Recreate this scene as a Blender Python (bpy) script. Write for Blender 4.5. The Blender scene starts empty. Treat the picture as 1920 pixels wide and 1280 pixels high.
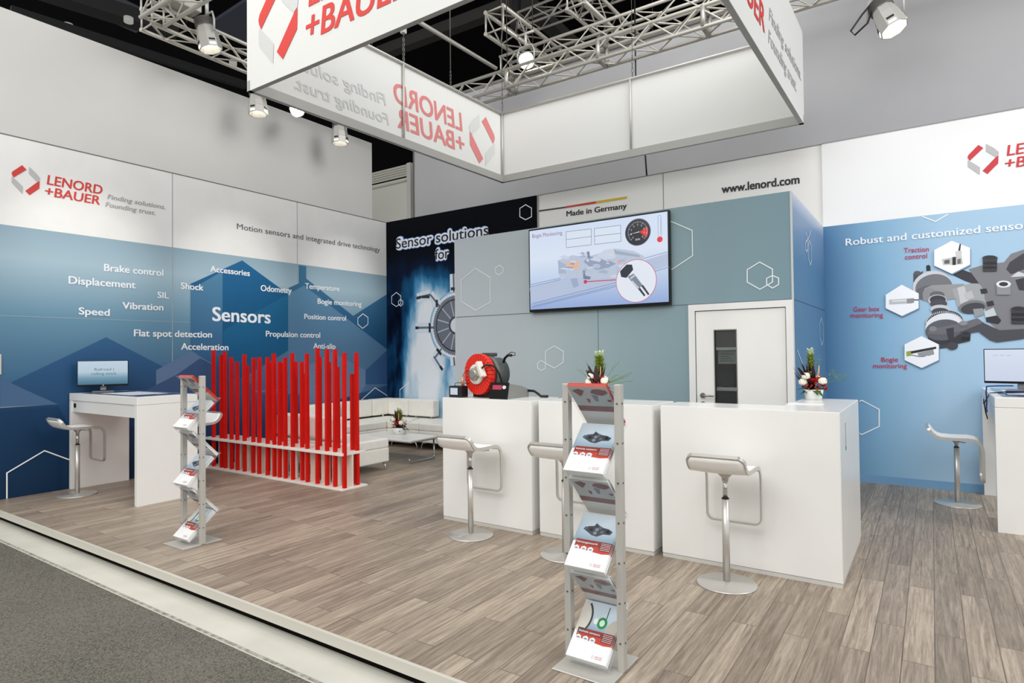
import bpy, bmesh, math, random
from mathutils import Vector, Matrix
S = bpy.context.scene
COL = S.collection
PI = math.pi

# ------------------------------------------------------------------ camera
F_PX, YAW, PITCH, ROLL = 1156.264, 0.597003, 0.0196113, -0.0108027
CAM = Vector((8.38547, -8.20261, 1.525754))
_cy, _sy = math.cos(YAW), math.sin(YAW)
FW = Vector((-_sy*math.cos(PITCH), _cy*math.cos(PITCH), math.sin(PITCH)))
_r = Vector((_cy, _sy, 0)); _u = _r.cross(FW)
RT = _r*math.cos(ROLL) + _u*math.sin(ROLL)
UP = _u*math.cos(ROLL) - _r*math.sin(ROLL)
cd = bpy.data.cameras.new('camera'); cam = bpy.data.objects.new('camera', cd); COL.objects.link(cam)
cam.matrix_world = Matrix(((RT.x, UP.x, -FW.x, CAM.x), (RT.y, UP.y, -FW.y, CAM.y), (RT.z, UP.z, -FW.z, CAM.z), (0, 0, 0, 1)))
cd.sensor_fit = 'HORIZONTAL'; cd.sensor_width = 36.0; cd.lens = F_PX/1920*36.0
cd.clip_start = 0.05; cd.clip_end = 200
S.camera = cam

# ------------------------------------------------------------------ world, lights, exposure
w = bpy.data.worlds.new('hall_air'); S.world = w; w.use_nodes = True
w.node_tree.nodes['Background'].inputs[0].default_value = (0.97, 0.985, 1.0, 1)
w.node_tree.nodes['Background'].inputs[1].default_value = 0.98
S.view_settings.view_transform = 'Standard'; S.view_settings.look = 'None'
S.view_settings.gamma = 1.0; S.view_settings.use_curve_mapping = False
S.view_settings.exposure = 0.0

def aim(o, target):
    o.rotation_euler = (Vector(target) - o.location).to_track_quat('-Z', 'Y').to_euler()
def area(name, loc, target, sx, sy, power, color=(1, 1, 1)):
    l = bpy.data.lights.new(name, 'AREA'); l.shape = 'RECTANGLE'; l.size = sx; l.size_y = sy
    l.energy = power; l.color = color
    o = bpy.data.objects.new(name, l); COL.objects.link(o); o.location = loc; aim(o, target); return o
def spot(name, loc, target, power, angle, blend=0.8, color=(1, 1, 1), r=0.08):
    l = bpy.data.lights.new(name, 'SPOT'); l.energy = power; l.spot_size = math.radians(angle)
    l.spot_blend = blend; l.shadow_soft_size = r; l.color = color
    o = bpy.data.objects.new(name, l); COL.objects.link(o); o.location = loc; aim(o, target); return o
area('hall_light_rig', (6.0, -11.0, 7.0), (5.2, -3.0, 0.3), 9, 4.5, 400, (1.0, 0.99, 0.97))
area('right_side_fill', (15.0, -3.5, 7.6), (4.5, -2.6, 3.8), 4, 4, 400, (0.99, 0.99, 1.0))  # added fill light that brightens the right banner face
area('upper_left_fill', (6.8, -1.7, 7.9), (0.0, -1.7, 4.6), 2.4, 2.4, 110, (1.0, 0.995, 0.98))  # added fill light for the banner inside and the upper left walls
area('booth_light_rig', (5.2, -2.7, 9.5), (5.2, -2.7, 0), 3.6, 3.0, 40, (1.0, 0.985, 0.96))
for k, (yy, pw) in enumerate(((-4.9, 115), (-2.95, 120), (-0.95, 110))):
    spot('wall_wash', (2.6, yy, 4.0), (0.0, yy-0.1, 2.7), pw, 42, 1.0, (1.0, 0.98, 0.94))  # added spots without fixtures, throwing light pools on the left wall
for xx in (8.0, 9.4):
    spot('wall_wash', (xx, -2.9, 5.7), (xx+0.3, 0.0, 2.0), 90, 55, 1.0, (0.97, 0.98, 1.0))
spot('counter_spot', (7.6, -5.6, 5.9), (6.4, -3.7, 0.8), 110, 60, 0.9, (1.0, 0.98, 0.94))
spot('lounge_fill', (2.3, -1.9, 6.6), (1.5, -1.3, 0.3), 260, 42, 1.0, (1.0, 0.97, 0.92))  # added fill spot that brightens the sofa corner
area('cabin_fill', (6.0, -1.55, 2.85), (6.2, -1.2, 0.5), 0.6, 0.5, 16, (1.0, 0.96, 0.9))  # added fill light that brightens the cabin interior
spot('floor_spot', (3.4, -5.2, 7.5), (3.0, -4.8, 0.0), 260, 60, 1.0, (1.0, 0.95, 0.88))
spot('aisle_spot', (9.0, -2.6, 5.2), (8.3, -0.6, 0.0), 90, 55, 0.8)

# ------------------------------------------------------------------ picture -> place helpers (rays through the camera above)
def ray(u, v): return FW*F_PX + RT*(u-960) - UP*(v-640)
def onX(u, v, x): d = ray(u, v); return CAM + d*((x-CAM.x)/d.x)
def onY(u, v, y): d = ray(u, v); return CAM + d*((y-CAM.y)/d.y)
def onZ(u, v, z): d = ray(u, v); return CAM + d*((z-CAM.z)/d.z)
def zp(pts, ox, oy, sc): return [(ox+a/sc, oy+b/sc) for a, b in pts]

# ------------------------------------------------------------------ materials
def lin(c): c /= 255.0; return c/12.92 if c <= 0.04045 else ((c+0.055)/1.055)**2.4
def rgb(c): return (lin(c[0]), lin(c[1]), lin(c[2]), 1)
_M = {}
def M(c, rough=0.5, metal=0.0, emit=0.0, spec=0.5, noise=0.0, nscale=20.0):
    k = (tuple(c), rough, metal, emit, spec, noise, nscale)
    if k in _M: return _M[k]
    m = bpy.data.materials.new('mat_%d_%d_%d' % tuple(int(x) for x in c)); m.use_nodes = True
    nt = m.node_tree; b = nt.nodes['Principled BSDF']
    b.inputs['Base Color'].default_value = rgb(c); b.inputs['Roughness'].default_value = rough
    b.inputs['Metallic'].default_value = metal; b.inputs['Specular IOR Level'].default_value = spec
    if emit:
        b.inputs['Emission Color'].default_value = rgb(c); b.inputs['Emission Strength'].default_value = emit
        if emit < 1.5: b.inputs['Base Color'].default_value = (0.01, 0.01, 0.012, 1)
    if noise:
        tc = nt.nodes.new('ShaderNodeTexCoord'); n = nt.nodes.new('ShaderNodeTexNoise'); n.inputs['Scale'].default_value = nscale
        n.inputs['Detail'].default_value = 6
        r = nt.nodes.new('ShaderNodeValToRGB'); a = rgb([x*(1-noise) for x in c]); d = rgb([min(255, x*(1+noise)) for x in c])
        r.color_ramp.elements[0].color = a; r.color_ramp.elements[1].color = d
        r.color_ramp.elements[0].position = 0.3; r.color_ramp.elements[1].position = 0.7
        nt.links.new(tc.outputs['Object'], n.inputs['Vector']); nt.links.new(n.outputs['Fac'], r.inputs['Fac']); nt.links.new(r.outputs['Color'], b.inputs['Base Color'])
    _M[k] = m; return m
WHITE = M((232, 231, 228), 0.35, noise=0.012, nscale=3)
GLOSSW = M((236, 235, 231), 0.22, noise=0.01, nscale=2)
LEATHER = M((246, 243, 234), 0.42, noise=0.015, nscale=8)
ALU = M((178, 176, 172), 0.42, 0.55)
ALUP = M((196, 194, 188), 0.45, 0.35)
CHROME = M((212, 212, 212), 0.14, 0.9)
STEEL = M((204, 201, 195), 0.32, 0.6)
BLACK = M((14, 14, 15), 0.5)
BLACKG = M((6, 6, 8), 0.25, spec=0.3)
RED = M((212, 16, 4), 0.5, noise=0.03, nscale=6, spec=0.25)
PW = M((250, 250, 250), 0.5)

def ramp_mat(name, axis, stops, rough=0.4, noise=0.0, nscale=2.0, emit=0):
    """colour that runs along one world axis of the panel"""
    m = bpy.data.materials.new(name); m.use_nodes = True; nt = m.node_tree; b = nt.nodes['Principled BSDF']
    tc = nt.nodes.new('ShaderNodeTexCoord'); sp = nt.nodes.new('ShaderNodeSeparateXYZ'); nt.links.new(tc.outputs['Object'], sp.inputs[0])
    mr = nt.nodes.new('ShaderNodeMapRange'); lo, hi = stops[0][0], stops[-1][0]
    mr.inputs['From Min'].default_value = lo; mr.inputs['From Max'].default_value = hi
    nt.links.new(sp.outputs[axis], mr.inputs['Value'])
    fac = mr.outputs['Result']
    if noise:
        n = nt.nodes.new('ShaderNodeTexNoise'); n.inputs['Scale'].default_value = nscale; n.inputs['Detail'].default_value = 3
        nt.links.new(tc.outputs['Object'], n.inputs['Vector'])
        ma = nt.nodes.new('ShaderNodeMath'); ma.operation = 'MULTIPLY_ADD'; ma.inputs[1].default_value = noise; ma.inputs[2].default_value = -noise/2
        nt.links.new(n.outputs['Fac'], ma.inputs[0]); ad = nt.nodes.new('ShaderNodeMath'); ad.operation = 'ADD'
        nt.links.new(ma.outputs[0], ad.inputs[0]); nt.links.new(fac, ad.inputs[1]); fac = ad.outputs[0]
    r = nt.nodes.new('ShaderNodeValToRGB'); els = r.color_ramp.elements
    while len(els) < len(stops): els.new(0.5)
    for e, (p, c) in zip(els, stops): e.position = (p-lo)/(hi-lo); e.color = rgb(c)
    nt.links.new(fac, r.inputs['Fac'])
    if emit:
        b.inputs['Base Color'].default_value = (0.01, 0.01, 0.01, 1); nt.links.new(r.outputs['Color'], b.inputs['Emission Color']); b.inputs['Emission Strength'].default_value = emit
    else: nt.links.new(r.outputs['Color'], b.inputs['Base Color'])
    b.inputs['Roughness'].default_value = rough; b.inputs['Specular IOR Level'].default_value = 0.2
    return m

def clear_mat(name, tint=(0.93, 0.96, 0.96), a=0.25, rough=0.05):
    m = bpy.data.materials.new(name); m.use_nodes = True; nt = m.node_tree; nt.nodes.clear()
    o = nt.nodes.new('ShaderNodeOutputMaterial'); t = nt.nodes.new('ShaderNodeBsdfTransparent'); t.inputs[0].default_value = (*tint, 1)
    p = nt.nodes.new('ShaderNodeBsdfPrincipled'); p.inputs['Base Color'].default_value = (0.75, 0.78, 0.78, 1); p.inputs['Roughness'].default_value = rough
    mx = nt.nodes.new('ShaderNodeMixShader'); mx.inputs[0].default_value = a
    nt.links.new(t.outputs[0], mx.inputs[1]); nt.links.new(p.outputs[0], mx.inputs[2]); nt.links.new(mx.outputs[0], o.inputs[0]); return m
ACRYL = clear_mat('acrylic', (0.985, 0.99, 0.99), a=0.09)
GLASS = clear_mat('door_glass', (0.86, 0.88, 0.88), 0.03)

# ------------------------------------------------------------------ mesh builder
class MB:
    def __init__(s): s.bm = bmesh.new()
    def poly(s, pts):
        vs = [s.bm.verts.new(p) for p in pts]
        try: return s.bm.faces.new(vs)
        except ValueError: return None
    def box(s, x0, x1, y0, y1, z0, z1, mat=None):
        c = [(x, y, z) for z in (z0, z1) for y in (y0, y1) for x in (x0, x1)]
        if mat is not None: c = [mat @ Vector(q) for q in c]
        v = [s.bm.verts.new(q) for q in c]
        for f in ((0, 2, 3, 1), (4, 5, 7, 6), (0, 1, 5, 4), (2, 6, 7, 3), (0, 4, 6, 2), (1, 3, 7, 5)): s.bm.faces.new([v[i] for i in f])
        return s
    def rbox(s, x0, x1, y0, y1, z0, z1, r=0.02, seg=3, mat=None):
        b = bmesh.new(); m2 = MB.__new__(MB); m2.bm = b; m2.box(x0, x1, y0, y1, z0, z1)
        bmesh.ops.bevel(b, geom=b.edges[:], offset=r, segments=seg, affect='EDGES', profile=0.6)
        s.merge(b, mat); return s
    def merge(s, b, mat=None):
        mp = {}
        for v in b.verts: mp[v] = s.bm.verts.new(mat @ v.co if mat is not None else v.co)
        for f in b.faces:
            try:
                nf = s.bm.faces.new([mp[v] for v in f.verts]); nf.smooth = f.smooth
            except ValueError: pass
        b.free()
    def prism(s, pts, vec):
        """solid from an outline and an extrusion vector"""
        vec = Vector(vec); a = [s.bm.verts.new(p) for p in pts]; b = [s.bm.verts.new(Vector(p)+vec) for p in pts]
        n = len(pts); s.bm.faces.new(a); s.bm.faces.new(b[::-1])
        for i in range(n): s.bm.faces.new([a[i], b[i], b[(i+1) % n], a[(i+1) % n]])
        return s
    def cyl(s, p, q, r, r2=None, n=20, caps=True):
        p, q = Vector(p), Vector(q); d = (q-p).normalized(); r2 = r if r2 is None else r2
        a = d.orthogonal().normalized(); b = d.cross(a)
        ca = [s.bm.verts.new(p+(a*math.cos(2*PI*i/n)+b*math.sin(2*PI*i/n))*r) for i in range(n)]
        cb = [s.bm.verts.new(q+(a*math.cos(2*PI*i/n)+b*math.sin(2*PI*i/n))*r2) for i in range(n)]
        for i in range(n):
            f = s.bm.faces.new([ca[i], ca[(i+1) % n], cb[(i+1) % n], cb[i]]); f.smooth = True
        if caps: s.bm.faces.new(ca[::-1]); s.bm.faces.new(cb)
        return s
    def tube(s, pts, r, n=10, closed=False):
        pts = [Vector(p) for p in pts]; N = len(pts); rings = []
        ref = None
        for i, p in enumerate(pts):
            if closed: t = (pts[(i+1) % N]-pts[i-1])
            else: t = pts[min(i+1, N-1)]-pts[max(i-1, 0)]
            t.normalize()
            if ref is None: ref = t.orthogonal().normalized()
            ref = (ref - t*ref.dot(t)).normalized(); b = t.cross(ref)
            rr = r[i] if isinstance(r, (list, tuple)) else r
            rings.append([s.bm.verts.new(p+(ref*math.cos(2*PI*k/n)+b*math.sin(2*PI*k/n))*rr) for k in range(n)])
        for i in range(N if closed else N-1):
            A, B = rings[i], rings[(i+1) % N]
            for k in range(n):
                f = s.bm.faces.new([A[k], A[(k+1) % n], B[(k+1) % n], B[k]]); f.smooth = True
        if not closed: s.bm.faces.new(rings[0][::-1]); s.bm.faces.new(rings[-1])
        return s
    def lathe(s, prof, c=(0, 0, 0), n=24, axis='z', sx=1.0, sy=1.0):
        c = Vector(c); rings = []
        for r, h in prof:
            ring = []
            for i in range(n):
                a = 2*PI*i/n
                if axis == 'z': q = Vector((r*math.cos(a)*sx, r*math.sin(a)*sy, h))
                elif axis == 'y': q = Vector((r*math.cos(a)*sx, h, r*math.sin(a)*sy))
                else: q = Vector((h, r*math.cos(a)*sx, r*math.sin(a)*sy))
                ring.append(s.bm.verts.new(c+q))
            rings.append(ring)
        for A, B in zip(rings, rings[1:]):
            for i in range(n):
                f = s.bm.faces.new([A[i], A[(i+1) % n], B[(i+1) % n], B[i]]); f.smooth = True
        s.bm.faces.new(rings[0][::-1]); s.bm.faces.new(rings[-1]); return s
    def sphere(s, c, r, n=10, sc=(1, 1, 1)):
        b = bmesh.new(); bmesh.ops.create_uvsphere(b, u_segments=n, v_segments=max(6, n*2//3), radius=r)
        for f in b.faces: f.smooth = True
        s.merge(b, Matrix.Translation(c) @ Matrix.Diagonal((*sc, 1))); return s
    def build(s, name, mat, parent=None, loc=None, recalc=True):
        if recalc: bmesh.ops.recalc_face_normals(s.bm, faces=s.bm.faces[:])
        me = bpy.data.meshes.new(name); s.bm.to_mesh(me); s.bm.free(); me.materials.append(mat)
        o = bpy.data.objects.new(name, me); COL.objects.link(o)
        if parent: o.parent = parent
        if loc: o.location = loc
        return o
def thing(name, label, cat, loc=(0, 0, 0), rz=0.0, group=None):
    o = bpy.data.objects.new(name, None); COL.objects.link(o); o.empty_display_size = 0.1
    o.location = loc; o.rotation_euler = (0, 0, rz); o['label'] = label; o['category'] = cat
    if group: o['group'] = group
    return o
def tag(o, label, cat, group=None):
    o['label'] = label; o['category'] = cat
    if group: o['group'] = group
    return o
def struct(o, label=None):
    o['kind'] = 'structure'
    if label: o['label'] = label
    return o
def lab(o, t): o['label'] = t; return o
def dup(root, loc=None, rz=None, label=None, group=None):
    def cp(o, par):
        c = o.copy(); COL.objects.link(c)
        if par: c.parent = par
        for ch in list(o.children): cp(ch, c)
        return c
    r = cp(root, None)
    if loc is not None: r.location = loc
    if rz is not None: r.rotation_euler = (0, 0, rz)
    if label: r['label'] = label
    if group: r['group'] = group
    return r

# ------------------------------------------------------------------ printed graphics on flat faces
class Plane:
    """a flat face: s runs to the reader's right, t runs up, n looks at the reader"""
    def __init__(p, o, s, n, t=(0, 0, 1)): p.o, p.s, p.n, p.t = Vector(o), Vector(s).normalized(), Vector(n).normalized(), Vector(t).normalized()
    def px(p, u, v):
        d = ray(u, v); k = (p.o-CAM).dot(p.n)/d.dot(p.n); q = CAM+d*k-p.o; return (q.dot(p.s), q.dot(p.t))
    def at(p, s, t, layer=0, k=0): return p.o+p.s*s+p.t*t+p.n*(0.0012+0.0009*layer+0.00005*k)
_CT = [0]
def decal(par, name, P, polys, mat, layer=0, label=None, st=False):
    m = MB()
    for pl in polys:
        _CT[0] += 1
        m.poly([P.at(*(q if st else P.px(*q)), layer, _CT[0] % 17) for q in pl])
    for f in m.bm.faces:
        f.normal_update()
        if f.normal.dot(P.n) < 0: f.normal_flip()
    o = m.build(name, mat, par, recalc=False)
    if label: o['label'] = label
    return o
def outline(par, P, pxs, closed=True, wd=0.014, mat=PW, layer=3, name='hexagon_outline', st=False):
    q = [Vector(p) if st else Vector(P.px(*p)) for p in pxs]; n = len(q); polys = []
    for i in range(n if closed else n-1):
        a, b = q[i], q[(i+1) % n]; d = (b-a).normalized(); nn = Vector((-d.y, d.x))*wd/2; e = d*wd*0.3
        polys.append([tuple(a-e-nn), tuple(b+e-nn), tuple(b+e+nn), tuple(a-e+nn)])
    return decal(par, name, P, polys, mat, layer, st=True)
_T = {}; _N0 = {}
def text_geo(body, bold=0.0, shear=0.0):
    k = (body, bold, shear)
    if k in _T: return _T[k]
    cu = bpy.data.curves.new('t', 'FONT'); cu.body = body; cu.shear = shear; cu.resolution_u = 4
    ob = bpy.data.objects.new('t', cu)
    me = bpy.data.meshes.new_from_object(ob)
    v0 = [tuple(v.co[:2]) for v in me.vertices]; f0 = [tuple(f.vertices) for f in me.polygons]
    bpy.data.objects.remove(ob); bpy.data.curves.remove(cu); bpy.data.meshes.remove(me)
    if bold > 0.04: offs = [(bold*math.cos(2*PI*i/12), bold*math.sin(2*PI*i/12)) for i in range(12)]+[(0, 0)]
    elif bold > 0: offs = [(-bold, bold*0.5), (bold, bold*0.5), (-bold, -bold*0.5), (bold, -bold*0.5), (0, 0)]
    else: offs = [(0, 0)]
    vs, fs = [], []
    for dx, dy in offs:
        n = len(vs); vs += [(x+dx, y+dy) for x, y in v0]; fs += [tuple(i+n for i in f) for f in f0]
    _T[k] = (vs, fs); _N0[id(_T[k])] = len(v0); return _T[k]
_hv = text_geo('H')[0]; CAPH = max(v[1] for v in _hv)
def put_text(par, name, P, body, s0, s1, t0, cap, mat, layer=4, bold=0.012, shear=0.0, t1=None, label=None):
    g_ = text_geo(body, bold, shear); vs, fs = g_; n0 = _N0[id(g_)]
    xs = [v[0] for v in vs]; x0, x1 = min(xs), max(xs); t1 = t0 if t1 is None else t1
    me = bpy.data.meshes.new(name); co = []
    for i, (x, y) in enumerate(vs):
        k = (x-x0)/(x1-x0); co.append(P.at(s0+k*(s1-s0), t0+k*(t1-t0)+y/CAPH*cap, layer, i//n0))
    me.from_pydata(co, [], fs); me.materials.append(mat); me.update()
    o = bpy.data.objects.new(name, me); COL.objects.link(o); o.parent = par
    if label: o['label'] = label
    return o
def px_text(par, P, body, a, b, cap_px, mat, bold=0.02, shear=0.0, layer=4, name='lettering', grow=0.0):
    s0, t0 = P.px(*a); s1, t1 = P.px(*b); cap = P.px(a[0], a[1]-cap_px)[1]-t0
    return put_text(par, name, P, body, s0, s1, t0, cap, mat, layer, bold, shear, t1)
def ellipse(cx, cy, rx, ry, n=28, a0=0.0, a1=2*PI, rot=0.0):
    out = []
    for i in range(n):
        a = a0+(a1-a0)*i/(n-(0 if abs(a1-a0) > 6.2 else 1)); x, y = rx*math.cos(a), ry*math.sin(a)
        out.append((cx+x*math.cos(rot)-y*math.sin(rot), cy+x*math.sin(rot)+y*math.cos(rot)))
    return out

XR = 7.344          # right end of the cabin, where the right wall panel starts
P_LEFT = Plane((0, 0, 0), (0, 1, 0), (1, 0, 0))
P_BACK = Plane((0, 0, 0), (1, 0, 0), (0, -1, 0))
P_CAB = Plane((0, -2.06, 0), (1, 0, 0), (0, -1, 0))
P_SIDE = Plane((XR, 0, 0), (0, 1, 0), (1, 0, 0))
P_RIGHT = Plane((0, -0.02, 0), (1, 0, 0), (0, -1, 0))

# the company mark, measured once: s in hexagon widths from its left corner, t from its middle
def _norm_logo():
    q = lambda pts: [P_RIGHT.px(1780+a/13.714, 260+b/13.714) for a, b in pts]
    shp = dict(red=[q([(745, 160), (875, 240), (525, 570), (485, 520), (468, 475), (490, 420), (560, 350)]), q([(1262, 430), (1258, 635), (980, 908), (855, 825), (1190, 478)])],
               grey=[q([(940, 130), (1140, 235), (1275, 340), (1262, 420), (1190, 470), (945, 325)]), q([(475, 562), (520, 575), (700, 680), (790, 740), (782, 930), (480, 720)])])
    sl = P_RIGHT.px(1780+468/13.714, 300)[0]; sr = P_RIGHT.px(1780+1270/13.714, 300)[0]; W = sr-sl
    tm = (P_RIGHT.px(1780+470/13.714, 260+530/13.714)[1]+P_RIGHT.px(1780+1262/13.714, 260+440/13.714)[1])/2
    out = {k: [[((s-sl)/W, (t-tm)/W) for s, t in pl] for pl in v] for k, v in shp.items()}
    l0 = P_LEFT.px(21.3, 330)[0]; l1 = P_LEFT.px(74.6, 330)[0]; WL = l1-l0
    tl = (P_LEFT.px(22, 240+355/4)[1]+P_LEFT.px(74.5, 240+402/4)[1])/2
    tx = []
    for body, a, b, cap, colr, sh, bd in (('LENORD', (87.5, 346.4), (192, 363.5), 17.6, 'red', 0.12, 0.02), ('+BAUER', (84, 366), (187, 384), 17.0, 'red', 0.12, 0.02),
                             ('Finding solutions.', (201, 373), (310, 392), 8.6, 'tag', 0.2, 0.012), ('Founding trust.', (197.5, 387.5), (291, 403), 8.6, 'tag', 0.2, 0.012)):
        s0, t0 = P_LEFT.px(*a); s1, t1 = P_LEFT.px(*b); c = P_LEFT.px(a[0], a[1]-cap)[1]-t0; tt = (t0+t1)/2
        tx.append((body, (s0-l0)/WL, (s1-l0)/WL, (tt-tl)/WL, c/WL, colr, sh, bd))
    return out, tx, l0, tl, WL, sl, tm, W
LG, LT, L_S, L_T, L_W, R_S, R_T, R_W = _norm_logo()
def logo(par, P, s0, t0, W, red, grey, tagc, mirror=False, layer=3):
    k = -1 if mirror else 1
    f = lambda pl: [(s0+k*s*W, t0+t*W) for s, t in pl]
    decal(par, 'logo_mark', P, [f(pl) for pl in LG['red']], red, layer, st=True)
    decal(par, 'logo_mark', P, [f(pl) for pl in LG['grey']], grey, layer, st=True)
    for body, a, b, t, c, colr, sh, bd in LT:
        put_text(par, 'lettering', P, body, s0+k*a*W, s0+k*b*W, t0+t*W, c*W, red if colr == 'red' else tagc, layer, bd, sh)
LRED, LGREY, LTAG = M((205, 52, 44), 0.5), M((184, 184, 184), 0.5), M((160, 160, 158), 0.5)

# ================================================================== SETTING
def floor_mat():
    m = bpy.data.materials.new('vinyl_planks'); m.use_nodes = True; nt = m.node_tree; L = nt.links; b = nt.nodes['Principled BSDF']
    tc = nt.nodes.new('ShaderNodeTexCoord'); mp = nt.nodes.new('ShaderNodeMapping'); mp.inputs['Rotation'].default_value = (0, 0, PI/2)
    L.new(tc.outputs['Object'], mp.inputs[0])
    br = nt.nodes.new('ShaderNodeTexBrick'); br.offset = 0.37; br.inputs['Scale'].default_value = 1.0
    br.inputs['Brick Width'].default_value = 1.15; br.inputs['Row Height'].default_value = 0.135; br.inputs['Mortar Size'].default_value = 0.0028
    br.inputs['Color1'].default_value = (0, 0, 0, 1); br.inputs['Color2'].default_value = (1, 1, 1, 1); br.inputs['Mortar'].default_value = (0.5, 0.5, 0.5, 1)
    br.inputs['Bias'].default_value = 0.0
    L.new(mp.outputs[0], br.inputs['Vector'])
    # grain drawn out along the planks, shifted per plank
    sh = nt.nodes.new('ShaderNodeVectorMath'); sh.operation = 'MULTIPLY_ADD'; sh.inputs[1].default_value = (7, 3, 5)
    L.new(br.outputs['Color'], sh.inputs[0]); L.new(mp.outputs[0], sh.inputs[2])
    sc = nt.nodes.new('ShaderNodeVectorMath'); sc.operation = 'MULTIPLY'; sc.inputs[1].default_value = (2.4, 46, 1); L.new(sh.outputs[0], sc.inputs[0])
    n1 = nt.nodes.new('ShaderNodeTexNoise'); n1.inputs['Scale'].default_value = 1.0; n1.inputs['Detail'].default_value = 7; n1.inputs['Roughness'].default_value = 0.62; n1.inputs['Distortion'].default_value = 0.6
    L.new(sc.outputs[0], n1.inputs['Vector'])
    r1 = nt.nodes.new('ShaderNodeValToRGB'); r1.color_ramp.elements[0].position = 0.28; r1.color_ramp.elements[1].position = 0.74
    r1.color_ramp.elements[0].color = rgb((114, 101, 88)); r1.color_ramp.elements[1].color = rgb((204, 189, 170))
    e = r1.color_ramp.elements.new(0.5); e.color = rgb((164, 149, 132))
    sc2 = nt.nodes.new('ShaderNodeVectorMath'); sc2.operation = 'MULTIPLY'; sc2.inputs[1].default_value = (9, 190, 1); L.new(sh.outputs[0], sc2.inputs[0])
    n3 = nt.nodes.new('ShaderNodeTexNoise'); n3.inputs['Scale'].default_value = 1.0; n3.inputs['Detail'].default_value = 3; n3.inputs['Distortion'].default_value = 1.0; L.new(sc2.outputs[0], n3.inputs['Vector'])
    mg = nt.nodes.new('ShaderNodeMath'); mg.operation = 'MULTIPLY_ADD'; mg.inputs[1].default_value = 0.34; L.new(n3.outputs['Fac'], mg.inputs[0])
    m0 = nt.nodes.new('ShaderNodeMath'); m0.operation = 'MULTIPLY_ADD'; m0.inputs[1].default_value = 0.8; m0.inputs[2].default_value = -0.07; L.new(n1.outputs['Fac'], m0.inputs[0]); L.new(m0.outputs[0], mg.inputs[2])
    L.new(mg.outputs[0], r1.inputs['Fac'])
    r2 = nt.nodes.new('ShaderNodeValToRGB'); r2.color_ramp.elements[0].color = (0.62, 0.61, 0.605, 1); r2.color_ramp.elements[1].color = (1.06, 1.06, 1.055, 1)
    L.new(br.outputs['Color'], r2.inputs['Fac'])
    mu = nt.nodes.new('ShaderNodeMixRGB'); mu.blend_type = 'MULTIPLY'; mu.inputs[0].default_value = 0.85
    L.new(r1.outputs[0], mu.inputs[1]); L.new(r2.outputs[0], mu.inputs[2])
    mo = nt.nodes.new('ShaderNodeMixRGB'); mo.blend_type = 'MULTIPLY'; mo.inputs[2].default_value = (0.5, 0.48, 0.47, 1)
    L.new(br.outputs['Fac'], mo.inputs[0]); L.new(mu.outputs[0], mo.inputs[1]); L.new(mo.outputs[0], b.inputs['Base Color'])
    rr = nt.nodes.new('ShaderNodeMapRange'); rr.inputs['To Min'].default_value = 0.34; rr.inputs['To Max'].default_value = 0.52
    L.new(n1.outputs['Fac'], rr.inputs['Value']); L.new(rr.outputs[0], b.inputs['Roughness']); b.inputs['Specular IOR Level'].default_value = 0.35
    bp_ = nt.nodes.new('ShaderNodeBump'); bp_.inputs['Strength'].default_value = 0.12; bp_.inputs['Distance'].default_value = 0.002
    L.new(n1.outputs['Fac'], bp_.inputs['Height']); L.new(bp_.outputs[0], b.inputs['Normal'])
    return m
HZ = -0.11
struct(MB().box(-0.06, 14, -5.94, 0.06, -0.03, 0).build('floor', floor_mat()), 'grey brown wood plank vinyl floor of the booth')
struct(MB().box(-0.06, 14, -5.962, -5.941, -0.054, 0.004).build('trim_1', M((206, 202, 190), 0.4)), 'pale edging strip along the raised booth floor')
struct(MB().box(-0.06, 14, -5.915, -5.89, HZ, -0.03).build('trim_2', M((16, 14, 10), 0.95, spec=0.1)), 'recess under the booth edge, coloured dark as shade')  # near-black colour puts the shade of the gap into the strip
struct(MB().box(-30, 30, -30, 40, HZ-0.1, HZ).build('floor_hall', M((206, 203, 192), 0.6, noise=0.035, nscale=2.5)), 'pale concrete hall floor')
def carpet_mat():
    m = bpy.data.materials.new('carpet'); m.use_nodes = True; nt = m.node_tree; b = nt.nodes['Principled BSDF']; b.inputs['Roughness'].default_value = 1
    b.inputs['Specular IOR Level'].default_value = 0.1
    tc = nt.nodes.new('ShaderNodeTexCoord'); n = nt.nodes.new('ShaderNodeTexNoise'); n.inputs['Scale'].default_value = 120; n.inputs['Detail'].default_value = 4
    n2 = nt.nodes.new('ShaderNodeTexNoise'); n2.inputs['Scale'].default_value = 1.2
    r = nt.nodes.new('ShaderNodeValToRGB'); r.color_ramp.elements[0].position = 0.32; r.color_ramp.elements[1].position = 0.7
    r.color_ramp.elements[0].color = rgb((50, 49, 46)); r.color_ramp.elements[1].color = rgb((122, 118, 109))
    mx = nt.nodes.new('ShaderNodeMath'); mx.operation = 'MULTIPLY_ADD'; mx.inputs[1].default_value = 0.18
    nt.links.new(tc.outputs['Object'], n.inputs['Vector']); nt.links.new(tc.outputs['Object'], n2.inputs['Vector'])
    nt.links.new(n2.outputs['Fac'], mx.inputs[0]); nt.links.new(n.outputs['Fac'], mx.inputs[2]); nt.links.new(mx.outputs[0], r.inputs['Fac']); nt.links.new(r.outputs[0], b.inputs['Base Color'])
    bu = nt.nodes.new('ShaderNodeBump'); bu.inputs['Strength'].default_value = 0.5; bu.inputs['Distance'].default_value = 0.004
    nt.links.new(n.outputs['Fac'], bu.inputs['Height']); nt.links.new(bu.outputs[0], b.inputs['Normal']); return m
struct(MB().box(-12, 20, -14, -6.205, HZ, HZ+0.006).build('floor_carpet', carpet_mat()), 'dark grey needle felt aisle carpet')
struct(MB().box(-12, 20, -6.205, -6.198, HZ, HZ+0.008).build('trim_3', M((205, 202, 190), 0.6)), 'pale carpet edge tape')
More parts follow.
